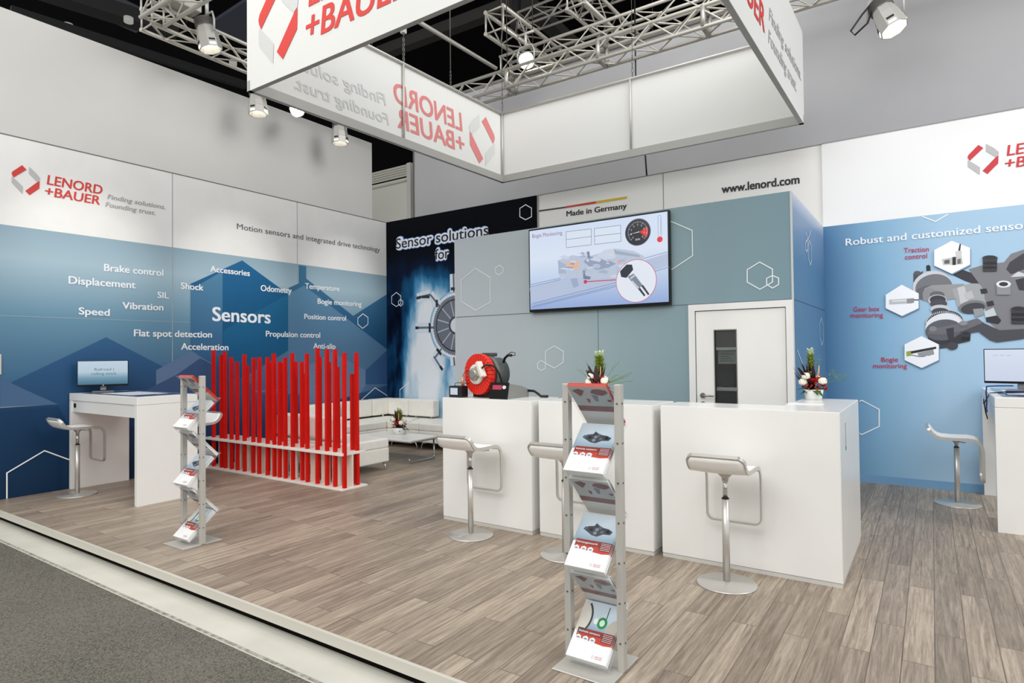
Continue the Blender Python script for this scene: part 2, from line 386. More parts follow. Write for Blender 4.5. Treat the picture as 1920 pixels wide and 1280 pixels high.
struct(MB().box(-12, 20, -6.192, -6.168, HZ, HZ+0.003).build('trim_4', M((150, 147, 136), 0.8, noise=0.25, nscale=30)), 'worn strip of tape residue beside the carpet')

# --- left wall of printed panels
LBLUE = ramp_mat('print_left_blue_lamplit', 'Z', [(0.0, (14, 46, 76)), (0.95, (20, 58, 94)), (1.25, (62, 104, 140)), (2.0, (104, 146, 170)), (2.65, (164, 188, 200)), (3.0, (144, 170, 184))], 0.45)  # printed gradient; its palest stop also holds a painted pool of lamplight
wl = struct(MB().box(-0.06, -0.0, -6.02, 0.0, 3.0, 4.0).build('wall_left', WHITE), 'left booth wall with white header band over blue printed panels')
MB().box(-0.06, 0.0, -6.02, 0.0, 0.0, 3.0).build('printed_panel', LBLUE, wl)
sm = MB(); GREYL = M((176, 180, 182), 0.5)
for yy in (-1.97, -3.94): sm.box(-0.01, 0.0022, yy-0.005, yy+0.005, 0, 4)
for zz in (1, 2): sm.box(-0.01, 0.002, -6.02, 0, zz-0.004, zz+0.004)
sm.build('panel_joint', M((152, 164, 172), 0.5), wl)
MB().box(-0.062, 0.004, -6.02, 0.0, 3.994, 4.006).build('top_profile', M((110, 108, 104), 0.5), wl)
z1 = lambda pts: zp(pts, 0, 240, 4); z2 = lambda pts: zp(pts, 360, 400, 4); z3 = lambda pts: zp(pts, 0, 640, 4); z4 = lambda pts: zp(pts, 300, 640, 4)
def LD(pts, c, layer, ax=None):
    mat = M(c, 0.5, spec=0.2) if ax is None else ax
    decal(wl, 'printed_hexagon', P_LEFT, [pts], mat, layer)
def vg(c0, z0, c1, z1_): return ramp_mat('print_hex', 'Z', [(z0, c0), (z1_, c1)], 0.45)
# mountain shaped hexagon tops, left
LD([(0, 709), (107, 757), (128, 757), (0, 763)], (74, 104, 140), 1)
LD([(199, 632), (326, 698), (400, 739), (400, 800), (130, 800), (107, 757), (20, 717)], None, 1, vg((27, 64, 102), 0.8, (54, 98, 142), 1.75))
LD(z3([(1170, 215), (1430, 75), (1620, 180), (1560, 270), (1480, 320), (1170, 420)]), (96, 122, 156), 2)
LD(z3([(1100, 362), (1330, 245), (1500, 125), (1900, 330), (1900, 600), (1100, 600)]), (60, 86, 126), 3)
# big middle hexagon and its lighter left strip
LD([(454, 488), (540, 551), (540, 657), (447, 712), (357, 655), (357, 532)], None, 1, vg((20, 72, 114), 1.2, (34, 100, 146), 2.9))
LD([(417, 508), (417, 694), (357, 655), (357, 543)], None, 2, vg((50, 96, 138), 1.4, (84, 132, 164), 2.8))
LD([(560, 497), (574, 499), (574, 522), (662, 592), (726, 551), (726, 655), (570, 535), (548, 548), (540, 540), (560, 531)], None, 1, vg((34, 82, 124), 1.7, (66, 118, 152), 2.9))
LD([(570, 535), (726, 655), (726, 740), (540, 740), (540, 551)], None, 2, vg((84, 116, 152), 1.0, (96, 140, 170), 2.6))
LD([(418, 620), (540, 551), (540, 657), (447, 712), (418, 694)], None, 3, vg((24, 86, 130), 1.2, (36, 104, 146), 2.4))
LD(z4([(490, 210), (840, 170), (960, 90), (960, 440), (760, 460), (490, 400)]), None, 0, vg((70, 98, 138), 1.0, (92, 126, 160), 1.8))
LD(z4([(1290, 78), (1540, 215), (1540, 330), (1400, 520), (1050, 520), (1050, 215)]), (108, 134, 166), 3)
LD(z4([(1708, 60), (1708, 320), (1540, 320), (1540, 215)]), (56, 92, 136), 3)
LD(z4([(320, 400), (1050, 395), (1050, 520), (1708, 325), (1708, 520), (1200, 760), (320, 760)]), None, 4, vg((30, 62, 100), 0.5, (54, 92, 136), 1.05))
for pts, cl in ((z3([(50, 1175), (50, 985), (332, 818), (515, 885)]), False), (z2([(1280, 752), (1318, 780), (1318, 830), (1278, 862), (1242, 830), (1242, 785)]), True), (z4([(1500, 445), (1612, 347), (1712, 412)]), False)):
    outline(wl, P_LEFT, pts, cl, 0.013, layer=5)
TW = M((238, 242, 246), 0.5)
for body, a, b, cap in (('Brake control', (194.5, 507.5), (306, 517.5), 13), ('Displacement', (128, 531.5), (254, 540.5), 14), ('SIL', (295, 558), (316, 559.5), 11), ('Accessories', (393.7, 508.7), (468, 517.5), 10.8),
        ('Shock', (338.7, 541), (381, 544.5), 11.5), ('Odometry', (488.3, 545), (546.5, 550), 11), ('Temperature', (571.5, 540.5), (636, 546), 10), ('Bogie monitoring', (595, 569), (677.5, 574.5), 9.6),
        ('Position control', (570, 597.5), (648.5, 601), 9.4), ('Sensors', (397.5, 601), (507, 606), 25.5), ('Speed', (147, 589), (205.5, 592), 13), ('Vibration', (229, 578.5), (306, 582), 12.5),
        ('Flat spot detection', (250.5, 630), (397, 632.5), 12.5), ('Propulsion control', (498, 630.5), (600, 633), 10.5), ('Acceleration', (339, 655), (428, 656.5), 12), ('Anti-slip', (587, 653), (628.5, 654), 10)):
    px_text(wl, P_LEFT, body, a, b, cap, TW, 0.022, layer=6)
px_text(wl, P_LEFT, 'Motion sensors and integrated drive technology', (444, 429), (712, 472.5), 10.5, M((84, 84, 86), 0.5), 0.0)
logo(wl, P_LEFT, L_S, L_T, L_W, LRED, LGREY, LTAG)

# --- back wall: printed dark panel, white panels
wb = struct(MB().box(3.345, XR, 0.0, 0.06, 0.0, 4.0).build('wall_back', M((238, 236, 232), 0.5)), 'white back booth wall above the cabin')
bj = MB(); bx = P_BACK.px(1243.5, 340)[0]; bj.box(bx-0.005, bx+0.005, -0.002, 0.01, 3, 4)
bj.box(3.335, XR, -0.003, 0.062, 3.994, 4.005).build('panel_joint', M((130, 128, 124), 0.5), wb)
px_text(wb, P_BACK, 'Made in Germany', (1062.2, 405.6), (1175.6, 390.5), 9.6, M((38, 36, 36), 0.5), 0.026)
zt = lambda pts: zp(pts, 960, 340, 4.922)
for pts, c in (([(250, 266), (495, 232), (495, 246), (250, 280)], (62, 60, 56)), ([(495, 230), (775, 183), (775, 205), (495, 246)], (196, 62, 46)), ([(775, 183), (1062, 138), (1062, 159), (775, 205)], (214, 178, 44))):
    decal(wb, 'flag_stripe', P_BACK, [zt(pts)], M(c, 0.5), 3)
px_text(wb, P_BACK, 'www.lenord.com', (1353.3, 362), (1499.5, 343.5), 14.6, M((34, 32, 32), 0.5), 0.03)
def dark_mat():
    m = bpy.data.materials.new('print_dark'); m.use_nodes = True; nt = m.node_tree; L = nt.links; b = nt.nodes['Principled BSDF']; b.inputs['Roughness'].default_value = 0.6; b.inputs['Specular IOR Level'].default_value = 0.08
    def nd(t, **k):
        n = nt.nodes.new(t)
        for a, v in k.items(): setattr(n, a, v)
        return n
    tc = nd('ShaderNodeTexCoord'); sp = nd('ShaderNodeSeparateXYZ'); L.new(tc.outputs['Object'], sp.inputs[0])
    mp = nd('ShaderNodeMapping'); mp.inputs['Scale'].default_value = (2.2, 1, 0.7); mp.inputs['Rotation'].default_value = (0, 0.35, 0); L.new(tc.outputs['Object'], mp.inputs[0])
    n = nd('ShaderNodeTexNoise'); n.inputs['Scale'].default_value = 1.3; n.inputs['Detail'].default_value = 4; L.new(mp.outputs[0], n.inputs['Vector'])
    def rng(src, a, b_, c, d):
        r = nd('ShaderNodeMapRange', interpolation_type='SMOOTHSTEP'); r.inputs['From Min'].default_value = a; r.inputs['From Max'].default_value = b_
        r.inputs['To Min'].default_value = c; r.inputs['To Max'].default_value = d; L.new(src, r.inputs['Value']); return r.outputs[0]
    def op(o, a, b_):
        k = nd('ShaderNodeMath', operation=o)
        for i, q in enumerate((a, b_)):
            if isinstance(q, (int, float)): k.inputs[i].default_value = q
            else: L.new(q, k.inputs[i])
        return k.outputs[0]
    x, z = sp.outputs['X'], sp.outputs['Z']
    band = op('MULTIPLY', rng(x, 0.3, 0.95, 0, 1), rng(x, 1.0, 1.55, 1, 0.45))
    low = rng(z, 2.05, 3.3, 1, 0)
    body = op('MULTIPLY', rng(z, 2.4, 3.55, 1, 0), rng(x, -0.1, 0.5, 0.35, 0.8))
    v = op('ADD', op('MULTIPLY', op('MULTIPLY', band, low), 0.75), op('MULTIPLY', body, op('MULTIPLY', n.outputs['Fac'], 0.72)))
    v = op('ADD', v, op('MULTIPLY', op('SUBTRACT', n.outputs['Fac'], 0.5), op('MULTIPLY', rng(z, 2.6, 3.4, 0.7, 0.0), 1.0)))
    r = nd('ShaderNodeValToRGB'); e = r.color_ramp.elements
    for _ in range(4): e.new(0.5)
    for q, (p_, c) in zip(e, ((0.0, (2, 4, 12)), (0.16, (8, 26, 54)), (0.34, (24, 84, 128)), (0.5, (76, 146, 190)), (0.68, (186, 214, 232)), (0.88, (240, 245, 250)))): q.position = p_; q.color = rgb(c)
    L.new(v, r.inputs['Fac']); L.new(r.outputs[0], b.inputs['Base Color']); return m
dp = MB().box(0.01, 3.325, -0.02, 0.06, 0.0, 4.0).build('printed_panel', dark_mat(), wb); lab(dp, 'dark blue printed panel with sensor wheel picture')
MB().box(3.325, 3.345, -0.02, 0.06, 0, 4.0).build('panel_profile', M((150, 150, 148), 0.4), wb)
P_DK = Plane((0, -0.02, 0), (1, 0, 0), (0, -1, 0))
GL1, GL2 = M((60, 110, 190), 0.5), M((232, 238, 250), 0.5)
for body, a, b, cap in (('Sensor solutions', (742.5, 466.5), (916.5, 440.5), 18.5), ('for', (815.5, 487), (843, 483), 19)):
    px_text(wb, P_DK, body, a, b, cap, GL1, 0.16, layer=2, name='lettering_glow')
    px_text(wb, P_DK, body, a, b, cap, GL2, 0.125, layer=3, name='lettering_glow')
    px_text(wb, P_DK, body, a, b, cap, M((8, 12, 30), 0.5), 0.012, layer=4)
zd = lambda pts: zp(pts, 720, 360, 3.2)
for pts, cl in (([(75, 602), (102, 622), (102, 670), (75, 686), (47, 668), (47, 625)], True), ([(101, 643), (114, 655), (114, 672), (101, 684), (88, 672), (88, 655)], True), ([(850, 76), (886, 96), (886, 148), (850, 166), (816, 148), (816, 98)], True), ([(97, 1240), (97, 1185), (152, 1140)], False)):
    outline(wb, P_DK, zd(pts), cl, 0.012, layer=4)
# printed sensor wheel (s,t on the panel)
WC = (1.672, 2.02)
def wring(r0, r1, c, layer, n=48):
    pl = []
    for i in range(n):
        a, b = 2*PI*i/n, 2*PI*(i+1)/n
        pl.append([(WC[0]+r*math.cos(q), WC[1]+r*math.sin(q)) for r, q in ((r0, a), (r1, a), (r1, b), (r0, b))])
    decal(wb, 'sensor_wheel_print', P_DK, pl, M(c, 0.5), layer, st=True)
wring(0, 0.60, (150, 190, 222), 1); wring(0.0, 0.56, (236, 242, 250), 2); wring(0.455, 0.505, (120, 126, 138), 3); wring(0.43, 0.455, (52, 56, 66), 4); wring(0.16, 0.43, (112, 118, 130), 4)
wring(0.12, 0.16, (70, 76, 88), 5); wring(0, 0.12, (226, 230, 238), 5)
sp_ = []
for i in range(12):
    a = 2*PI*(i+0.5)/12; d = Vector((math.cos(a), math.sin(a))); nn = Vector((-d.y, d.x))*0.011; c = Vector(WC)
    sp_.append([tuple(c+d*0.16-nn), tuple(c+d*0.43-nn), tuple(c+d*0.43+nn), tuple(c+d*0.16+nn)])
decal(wb, 'sensor_wheel_print', P_DK, sp_, M((186, 192, 204), 0.5), 6, st=True)
te = []
for i in range(72):
    a = 2*PI*i/72; d = Vector((math.cos(a), math.sin(a))); nn = Vector((-d.y, d.x))*0.011; c = Vector(WC)
    te.append([tuple(c+d*0.5-nn), tuple(c+d*0.52-nn), tuple(c+d*0.52+nn), tuple(c+d*0.5+nn)])
decal(wb, 'sensor_wheel_print', P_DK, te, M((96, 102, 114), 0.5), 3, st=True)
def wbar(pts, wd): # bars in zoom pixels
    q = [Vector(P_DK.px(*p)) for p in zd(pts)]; out = []
    for a, b in zip(q, q[1:]):
        d = (b-a).normalized(); nn = Vector((-d.y, d.x))*wd/2; out.append([tuple(a-nn), tuple(b-nn), tuple(b+nn), tuple(a+nn)])
    return out
halo = []; bars = []; dark = []
for pts in ([(200, 636), (278, 614)], [(278, 614), (335, 685)], [(190, 814), (305, 812)], [(300, 985), (350, 1065)], [(345, 940), (310, 990)], [(418, 490), (420, 600)], [(420, 990), (424, 1040)]):
    halo += wbar(pts, 0.17); bars += wbar(pts, 0.035); 
for pts in ([(196, 637), (225, 629)], [(318, 646), (318, 690)], [(190, 814), (208, 814)], [(276, 785), (276, 842)], [(318, 940), (345, 975)], [(338, 1045), (352, 1066)], [(402, 580), (440, 580)], [(228, 628), (275, 628)]):
    dark += wbar(pts, 0.05)
decal(wb, 'sensor_print', P_DK, halo, M((226, 236, 248), 0.5), 2, st=True)
decal(wb, 'sensor_print', P_DK, bars, M((106, 112, 124), 0.4), 5, st=True)
decal(wb, 'sensor_print', P_DK, dark, M((40, 44, 54), 0.4), 6, st=True)

# --- right wall
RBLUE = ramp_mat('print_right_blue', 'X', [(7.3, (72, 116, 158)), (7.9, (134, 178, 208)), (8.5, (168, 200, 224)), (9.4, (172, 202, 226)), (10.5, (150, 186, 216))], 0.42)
wr = struct(MB().box(XR, 10.9, -0.02, 0.06, 3.0, 4.0).build('wall_right', M((240, 240, 240), 0.4)), 'right part of the back wall with white header over a pale blue bogie picture')
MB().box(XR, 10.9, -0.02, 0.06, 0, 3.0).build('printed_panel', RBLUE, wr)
MB().box(XR-0.004, 10.9, -0.026, 0.062, 3.996, 4.008).build('top_profile', M((150, 150, 150), 0.5), wr)
MB().box(XR, 10.9, -0.024, -0.019, 0.0, 0.09).build('skirting', M((118, 162, 198), 0.45), wr)
logo(wr, P_RIGHT, R_S, R_T, R_W, M((202, 44, 52), 0.5), LGREY, LTAG)
z8 = lambda pts: zp(pts, 1540, 380, 3.766)
def rtext(body, a, b, cap, mat, bold=0.008):
    (a, b) = z8([a, b]); px_text(wr, P_RIGHT, body, a, b, cap, mat, 0.012, layer=6)
s0, t0 = P_RIGHT.px(*z8([(172, 305)])[0]); s1, t1 = P_RIGHT.px(*z8([(1424, 182)])[0]); hh = P_RIGHT.px(1585.7, 461-12.6)[1]-t0
xa = [v[0] for v in text_geo('Robust and customized senso', 0.014)[0]]; xb = [v[0] for v in text_geo('Robust and customized sensors', 0.014)[0]]
put_text(wr, 'lettering', P_RIGHT, 'Robust and customized sensors', s0, s0+(s1-s0)*(max(xb)-min(xb))/(max(xa)-min(xa)), (t0+t1)/2, hh, TW, 6, 0.014)
PINK = M((186, 34, 84), 0.5)
for body, a, b, c in (('Traction', (583, 353), (760, 343), 8.8), ('control', (590, 400), (748, 390), 8.8), ('Gear box', (227, 767), (412, 763), 8.2), ('monitoring', (205, 810), (437, 807), 8.2), ('Bogie', (423, 1122), (543, 1121), 8.2), ('monitoring', (365, 1166), (605, 1166), 8.2)):
    rtext(body, a, b, c, PINK, 0.004)
def RD(pts, c, layer, name='bogie_print'): decal(wr, name, P_RIGHT, [z8(pts)], M(c, 0.45), layer)
# bogie frame and wheel sets of the printed picture
RD([(905, 500), (990, 470), (1075, 500), (1110, 520), (1140, 570), (1080, 575), (1010, 550)], (46, 46, 54), 1)
RD([(1040, 470), (1140, 440), (1290, 420), (1340, 360), (1431, 330), (1440, 900), (1260, 910), (1190, 850), (1160, 760), (1150, 620)], (124, 124, 130), 1)
RD([(1305, 470), (1330, 420), (1390, 380), (1431, 355), (1431, 470), (1340, 505)], (58, 58, 66), 2)
RD([(1335, 525), (1390, 485), (1431, 500), (1431, 520)], (206, 210, 216), 3)
RD([(1370, 545), (1431, 530), (1431, 620), (1395, 615)], (50, 50, 56), 3)
RD([(720, 480), (690, 500), (650, 500), (650, 560), (700, 560)], (70, 70, 78), 1)
RD(ellipse(678, 495, 25, 14), (84, 84, 92), 2); RD([(740, 445), (758, 438), (770, 448), (772, 480), (742, 482)], (24, 24, 30), 1)
RD(ellipse(785, 590, 140, 108, rot=-0.15), (206, 208, 212), 2); RD(ellipse(795, 600, 132, 96, rot=-0.15), (112, 114, 120), 3); RD(ellipse(800, 640, 138, 60), (96, 98, 106), 3)
RD([(730, 605), (780, 582), (1000, 572), (1060, 600), (1060, 660), (860, 690), (770, 700), (720, 690), (715, 640)], (150, 150, 150), 4)
RD(ellipse(765, 650, 48, 50), (140, 140, 142), 5); RD(ellipse(818, 650, 52, 26), (98, 98, 102), 6); RD(ellipse(820, 690, 66, 42), (188, 192, 198), 6); RD(ellipse(822, 684, 56, 30), (54, 54, 62), 7)
RD(ellipse(828, 712, 60, 30), (70, 70, 78), 7); RD(ellipse(838, 750, 70, 30), (196, 200, 206), 8); RD(ellipse(840, 768, 60, 26), (66, 66, 74), 9)
RD(ellipse(868, 850, 134, 88, rot=-0.15), (30, 30, 38), 8); RD(ellipse(868, 868, 134, 88, rot=-0.15), (226, 228, 234), 9); RD(ellipse(862, 898, 128, 74, rot=-0.12), (88, 90, 98), 10)
tk = []
for i in range(26):
    a = PI+PI*0.95*(i+0.5)/26; tk.append(z8([(868+132*math.cos(a)-3, 842+84*math.sin(a)+6), (868+132*math.cos(a)+3, 842+84*math.sin(a)+6), (868+126*math.cos(a)+3, 860+82*math.sin(a)), (868+126*math.cos(a)-3, 860+82*math.sin(a))]))
decal(wr, 'bogie_print', P_RIGHT, tk, M((206, 208, 214), 0.5), 11)
RD([(925, 610), (1050, 570), (1110, 570), (1130, 590), (1165, 720), (1150, 760), (980, 760), (965, 740)], (162, 164, 166), 5)
RD([(960, 600), (1010, 588), (1050, 740), (990, 755)], (196, 198, 200), 6); RD(ellipse(1065, 735, 100, 46, rot=-0.15), (120, 122, 126), 6); RD(ellipse(1070, 745, 86, 38, rot=-0.15), (60, 60, 68), 7)
RD([(1010, 640), (1060, 620), (1080, 670), (1030, 690)], (186, 188, 190), 7)
RD([(1070, 750), (1140, 745), (1150, 790), (1085, 810)], (148, 150, 154), 8)
RD([(1120, 610), (1165, 605), (1175, 635), (1130, 645)], (40, 40, 46), 7); RD([(1165, 700), (1210, 690), (1222, 722), (1175, 732)], (40, 40, 46), 7)
RD([(1160, 810), (1240, 795), (1270, 830), (1250, 855), (1165, 840)], (38, 38, 46), 8)
RD([(1150, 770), (1215, 740), (1240, 800), (1160, 815)], (196, 204, 212), 6)
RD([(750, 900), (980, 860), (1110, 820), (1150, 850), (1260, 900), (1431, 890), (1431, 960), (1240, 985), (1190, 970), (1110, 910), (1000, 930), (850, 950), (760, 950)], (70, 70, 78), 9)
RD([(760, 895), (985, 850), (1100, 815), (1145, 845), (1000, 905), (840, 930), (755, 925)], (104, 104, 110), 10)
RD([(750, 945), (850, 950), (1055, 925), (1050, 975), (940, 1000), (820, 1000), (760, 970)], (44, 44, 52), 8)
RD(ellipse(925, 1010, 40, 28), (62, 62, 70), 10); RD([(880, 890), (935, 880), (935, 975), (900, 980)], (48, 48, 56), 11); RD([(820, 1010), (900, 985), (905, 1020), (830, 1030)], (58, 58, 66), 8)
RD(ellipse(788, 890, 28, 18), (128, 128, 134), 11); RD([(760, 892), (816, 892), (820, 915), (760, 918)], (84, 84, 90), 10); RD(ellipse(1002, 850, 30, 16), (138, 138, 144), 12); RD([(972, 852), (1032, 850), (1034, 880), (975, 885)], (96, 96, 102), 11)
for (cx, cy, w_, h_) in ((1190, 400, 55, 85), (1390, 760, 55, 95), (1020, 935, 32, 40)):
    RD([(cx-w_*0.9, cy-10), (cx+w_*0.9, cy-10), (cx+w_*0.85, cy+h_), (cx-w_*0.85, cy+h_)], (28, 28, 34), 11)
    for k in range(5): RD(ellipse(cx, cy+12+k*(h_-14)/4.6, w_*0.95, 11, 20), (20, 20, 26) if k % 2 else (56, 56, 64), 12+k % 2)
    RD(ellipse(cx, cy-8, w_, 20), (54, 54, 62), 14); RD(ellipse(cx, cy-12, w_*0.75, 13), (36, 36, 44), 15)
RD([(1235, 580), (1335, 575), (1335, 650), (1240, 650)], (140, 142, 148), 11); RD(ellipse(1286, 575, 52, 25), (228, 230, 234), 12); RD(ellipse(1286, 575, 32, 15), (44, 44, 50), 13)
# white hexagons with sensor pictures
for pts in ([(921, 270), (1050, 320), (1050, 438), (921, 502), (797, 445), (797, 335)], [(568, 579), (687, 640), (687, 745), (570, 800), (455, 745), (455, 650)], [(708, 941), (829, 1000), (829, 1110), (708, 1166), (588, 1110), (588, 1000)]):
    RD([(x+5, y+7) for x, y in pts], (112, 140, 172), 13, 'hexagon_print'); RD(pts, (246, 247, 250), 17, 'hexagon_print')
for pts, c in (([(850, 400), (990, 375), (1000, 435), (860, 442)], (196, 196, 194)), ([(868, 408), (905, 402), (905, 430), (868, 433)], (90, 90, 92)), ([(925, 385), (950, 382), (950, 440), (925, 442)], (34, 34, 38)), ([(960, 400), (985, 395), (985, 430), (960, 435)], (110, 110, 112)), ([(945, 345), (990, 338), (990, 380), (950, 384)], (206, 206, 204)), ([(976, 292), (986, 292), (980, 340), (966, 340)], (30, 30, 34)),
               ([(480, 685), (640, 675), (640, 710), (480, 718)], (190, 192, 196)), ([(500, 690), (600, 685), (600, 695), (500, 700)], (226, 228, 230)), ([(605, 678), (655, 674), (655, 706), (605, 712)], (140, 142, 146)), ([(655, 682), (687, 682), (687, 690), (655, 690)], (70, 70, 76)),
               ([(600, 1050), (632, 1045), (634, 1080), (602, 1084)], (150, 170, 70)), ([(632, 1048), (810, 1015), (812, 1030), (634, 1066)], (32, 32, 36)), ([(680, 1060), (790, 1035), (798, 1070), (690, 1090)], (150, 152, 156)), ([(700, 1062), (730, 1055), (735, 1085), (705, 1090)], (60, 60, 64)), ([(750, 1048), (775, 1042), (780, 1074), (755, 1080)], (70, 70, 74)), ([(630, 1070), (690, 1082), (690, 1088), (630, 1076)], (90, 90, 90))):
    RD(pts, c, 18, 'sensor_print')
outline(wr, P_RIGHT, z8([(715, 98), (806, 133), (893, 82)]), False, 0.01, layer=3)
outline(wr, P_RIGHT, zp([(1195, 158), (1207, 153), (1306, 205), (1306, 302), (1207, 348), (1195, 342)], 1220, 700, 3.048), False, 0.011, layer=3)

# --- cabin with door
CX0, CX1, CY = 3.336, XR, -2.06
CABG = ramp_mat('print_cabin', 'X', [(3.3, (184, 192, 198)), (4.6, (176, 188, 192)), (5.6, (148, 170, 175)), (6.6, (130, 154, 162)), (7.4, (122, 148, 158))], 0.42)
DX0, DX1, DZ = 6.368, XR-0.004, 1.995
wc = struct(MB().box(CX0, CX1, CY, CY+0.05, 2.0, 3.0).build('wall_cabin', CABG), 'front wall of the grey blue meeting cabin')
MB().box(CX0, DX0, CY, CY+0.05, 0, 2.0).build('printed_panel', CABG, wc)
SIDEB = ramp_mat('print_cabin_side', 'Z', [(0, (96, 134, 166)), (2.4, (84, 124, 160)), (2.85, (120, 146, 180)), (3.0, (190, 200, 214))], 0.42)
cs = struct(MB().box(XR-0.05, XR, CY+0.05, 0.0, 0, 3.0).build('wall_cabin_side', SIDEB), 'blue side wall of the meeting cabin')
struct(MB().box(CX0, CX0+0.05, CY+0.05, 0.0, 0, 3.0).build('wall_cabin_left', CABG), 'hidden left side wall of the cabin')
cj = MB(); cj.box(CX0, XR, CY-0.002, CY+0.01, 1.996, 2.004)
jx = P_CAB.px(1122, 640)[0]; cj.box(jx-0.003, jx+0.003, CY-0.002, CY+0.01, 0, 2); cj.build('panel_joint', M((96, 108, 114), 0.5), wc)
cp = MB(); cp.box(CX0-0.004, CX0+0.012, CY-0.004, CY+0.01, 0, 3); cp.box(XR-0.012, XR+0.004, CY-0.004, CY+0.012, 0, 3); cp.build('corner_profile', M((196, 198, 198), 0.4), wc)
MB().box(XR-0.002, XR+0.002, CY, 0, 1.996, 2.004).build('panel_joint', M((52, 84, 120), 0.5), cs)
zc = lambda pts: zp(pts, 1240, 300, 2.667); z5 = lambda pts: zp(pts, 800, 640, 3.2)
OW = M((226, 232, 234), 0.5)
for pts, cl in ((zd([(550, 458), (638, 512), (640, 660), (552, 710), (465, 655), (465, 528)]), True), (zd([(693, 438), (716, 455), (716, 480), (693, 498), (671, 485), (671, 455)]), True), (z5([(768, 27), (822, 60), (820, 125), (768, 160), (714, 130), (714, 60)]), True), (z5([(690, 115), (714, 130), (714, 160), (690, 175), (667, 160), (667, 130)]), True),
                (zc([(492, 510), (556, 545), (556, 610), (494, 646), (430, 610), (430, 548)]), True), (zc([(556, 577), (587, 590), (587, 622), (557, 640), (527, 622), (527, 592)]), True), (zc([(20, 320), (48, 306), (155, 352), (157, 478), (52, 548), (20, 535)]), False)):
    outline(wc, P_CAB, pts, cl, 0.010, OW)
for pts, cl in ((zc([(720, 360), (730, 400), (745, 355)]), False), (zc([(724, 400), (730, 412), (730, 446), (725, 458), (719, 448), (719, 412)]), True), (zc([(738, 402), (748, 430), (750, 500), (743, 525), (733, 490), (731, 430)]), True), (zc([(797, 790), (806, 820), (808, 900), (801, 925), (792, 890), (790, 820)]), True), (zc([(678, 950), (706, 1024)]), False)):
    outline(cs, P_SIDE, pts, cl, 0.012, OW)
door = struct(MB().box(DX0, DX0+0.064, CY-0.012, CY+0.08, 0, DZ).box(DX1-0.06, DX1, CY-0.012, CY+0.08, 0, DZ).box(DX0+0.064, DX1-0.06, CY-0.012, CY+0.08, 1.932, DZ).build('door_1', WHITE), 'white door with narrow window and steel handle in the cabin')
wx0, wx1 = 6.622, 6.826
lf = MB(); a0, a1 = DX0+0.068, DX1-0.066
lf.box(a0, wx0, CY+0.004, CY+0.045, 0.01, 1.926).box(wx1, a1, CY+0.004, CY+0.045, 0.01, 1.926).box(wx0, wx1, CY+0.004, CY+0.045, 1.73, 1.926).box(wx0, wx1, CY+0.004, CY+0.045, 0.01, 0.45)
lf.build('door_leaf', GLOSSW, door)
fr = MB(); fr.box(wx0-0.008, wx0, CY-0.001, CY+0.047, 0.44, 1.74).box(wx1, wx1+0.008, CY-0.001, CY+0.047, 0.44, 1.74).box(wx0, wx1, CY-0.001, CY+0.047, 1.73, 1.74); fr.build('window_frame', M((120, 118, 106), 0.4), door)
MB().box(wx0, wx1, CY+0.02, CY+0.026, 0.45, 1.73).build('window_pane', GLASS, door)
MB().box(a0-0.004, a0+0.001, CY+0.0, CY+0.04, 0.0, 1.93).box(a1-0.001, a1+0.005, CY+0.0, CY+0.04, 0, 1.93).box(a0, a1, CY, CY+0.04, 1.926, 1.932).build('door_seal', M((52, 54, 56), 0.7), door)
hx, hz = P_CAB.px(1318, 741)
hd = MB(); hd.cyl((hx, CY+0.004, hz), (hx, CY-0.012, hz), 0.026); hd.cyl((hx, CY-0.012, hz), (hx, CY-0.05, hz), 0.01); hd.tube([(hx, CY-0.05, hz), (hx+0.03, CY-0.055, hz), (hx+0.12, CY-0.055, hz)], 0.0095)
hd.cyl((hx, CY+0.004, hz-0.085), (hx, CY-0.01, hz-0.085), 0.026); hd.build('door_handle', M((150, 146, 138), 0.3, 0.9), door)
# storage shelf seen through the door window
sh = thing('storage_shelf', 'dark storage shelf inside the cabin seen through the door window', 'shelf', (6.1, -1.35, 0))
MB().box(0, 1.15, 0.38, 0.40, 0, 2.2).build('back_panel', M((58, 56, 52), 0.8), sh)
zs1, zs2 = onY(1360, 651, -1.33).z, onY(1360, 727, -1.33).z
for zz in (0.02, 0.5, zs2-0.03, zs1-0.03): MB().box(0, 1.15, 0, 0.38, zz, zz+0.03).build('shelf_board', M((206, 206, 200), 0.6), sh)
for xx in (0, 1.12): MB().box(xx, xx+0.03, 0, 0.38, 0, 2.2).build('side_panel', M((90, 90, 88), 0.6), sh)
bx0 = onY(1346, 670, -1.28)
bzt, bzb = onY(1360, 657, -1.28).z, onY(1360, 682, -1.28).z
hb_ = thing('hanging_box', 'pale paper box pinned under the upper shelf behind the door window', 'box', (bx0.x, -1.28, bzb))
MB().rbox(0, 0.20, 0, 0.2, 0, bzt-bzb, 0.006, 1).build('box', M((206, 202, 190), 0.8, noise=0.06, nscale=30), hb_)
m = MB()
for k in range(4): m.box(0.02+0.01*(k % 2), 0.17-0.02*(k % 3), -0.0015, 0.0005, 0.03+k*0.025, 0.036+k*0.025)
m.build('printed_lines', M((120, 118, 110), 0.8), hb_)
MB().box(0.0, 0.20, 0.02, 0.18, bzt-bzb, zs1-0.03-bzb).build('hanger', M((150, 148, 140), 0.8), hb_)
bgc = onY(1362, 708, -1.16); bg = thing('black_bag', 'round black bag on the lower shelf behind the door window', 'bag', (bgc.x, -1.16, zs2))
MB().sphere((0, 0, 0.115), 0.12, 16, (1.15, 0.9, 0.96)).build('bag_body', M((24, 20, 22), 0.7), bg)
MB().tube([(-0.06, -0.03, 0.2), (-0.03, -0.04, 0.26), (0.03, -0.04, 0.26), (0.06, -0.03, 0.2)], 0.008, 8).build('bag_handle', M((120, 36, 40), 0.6), bg)

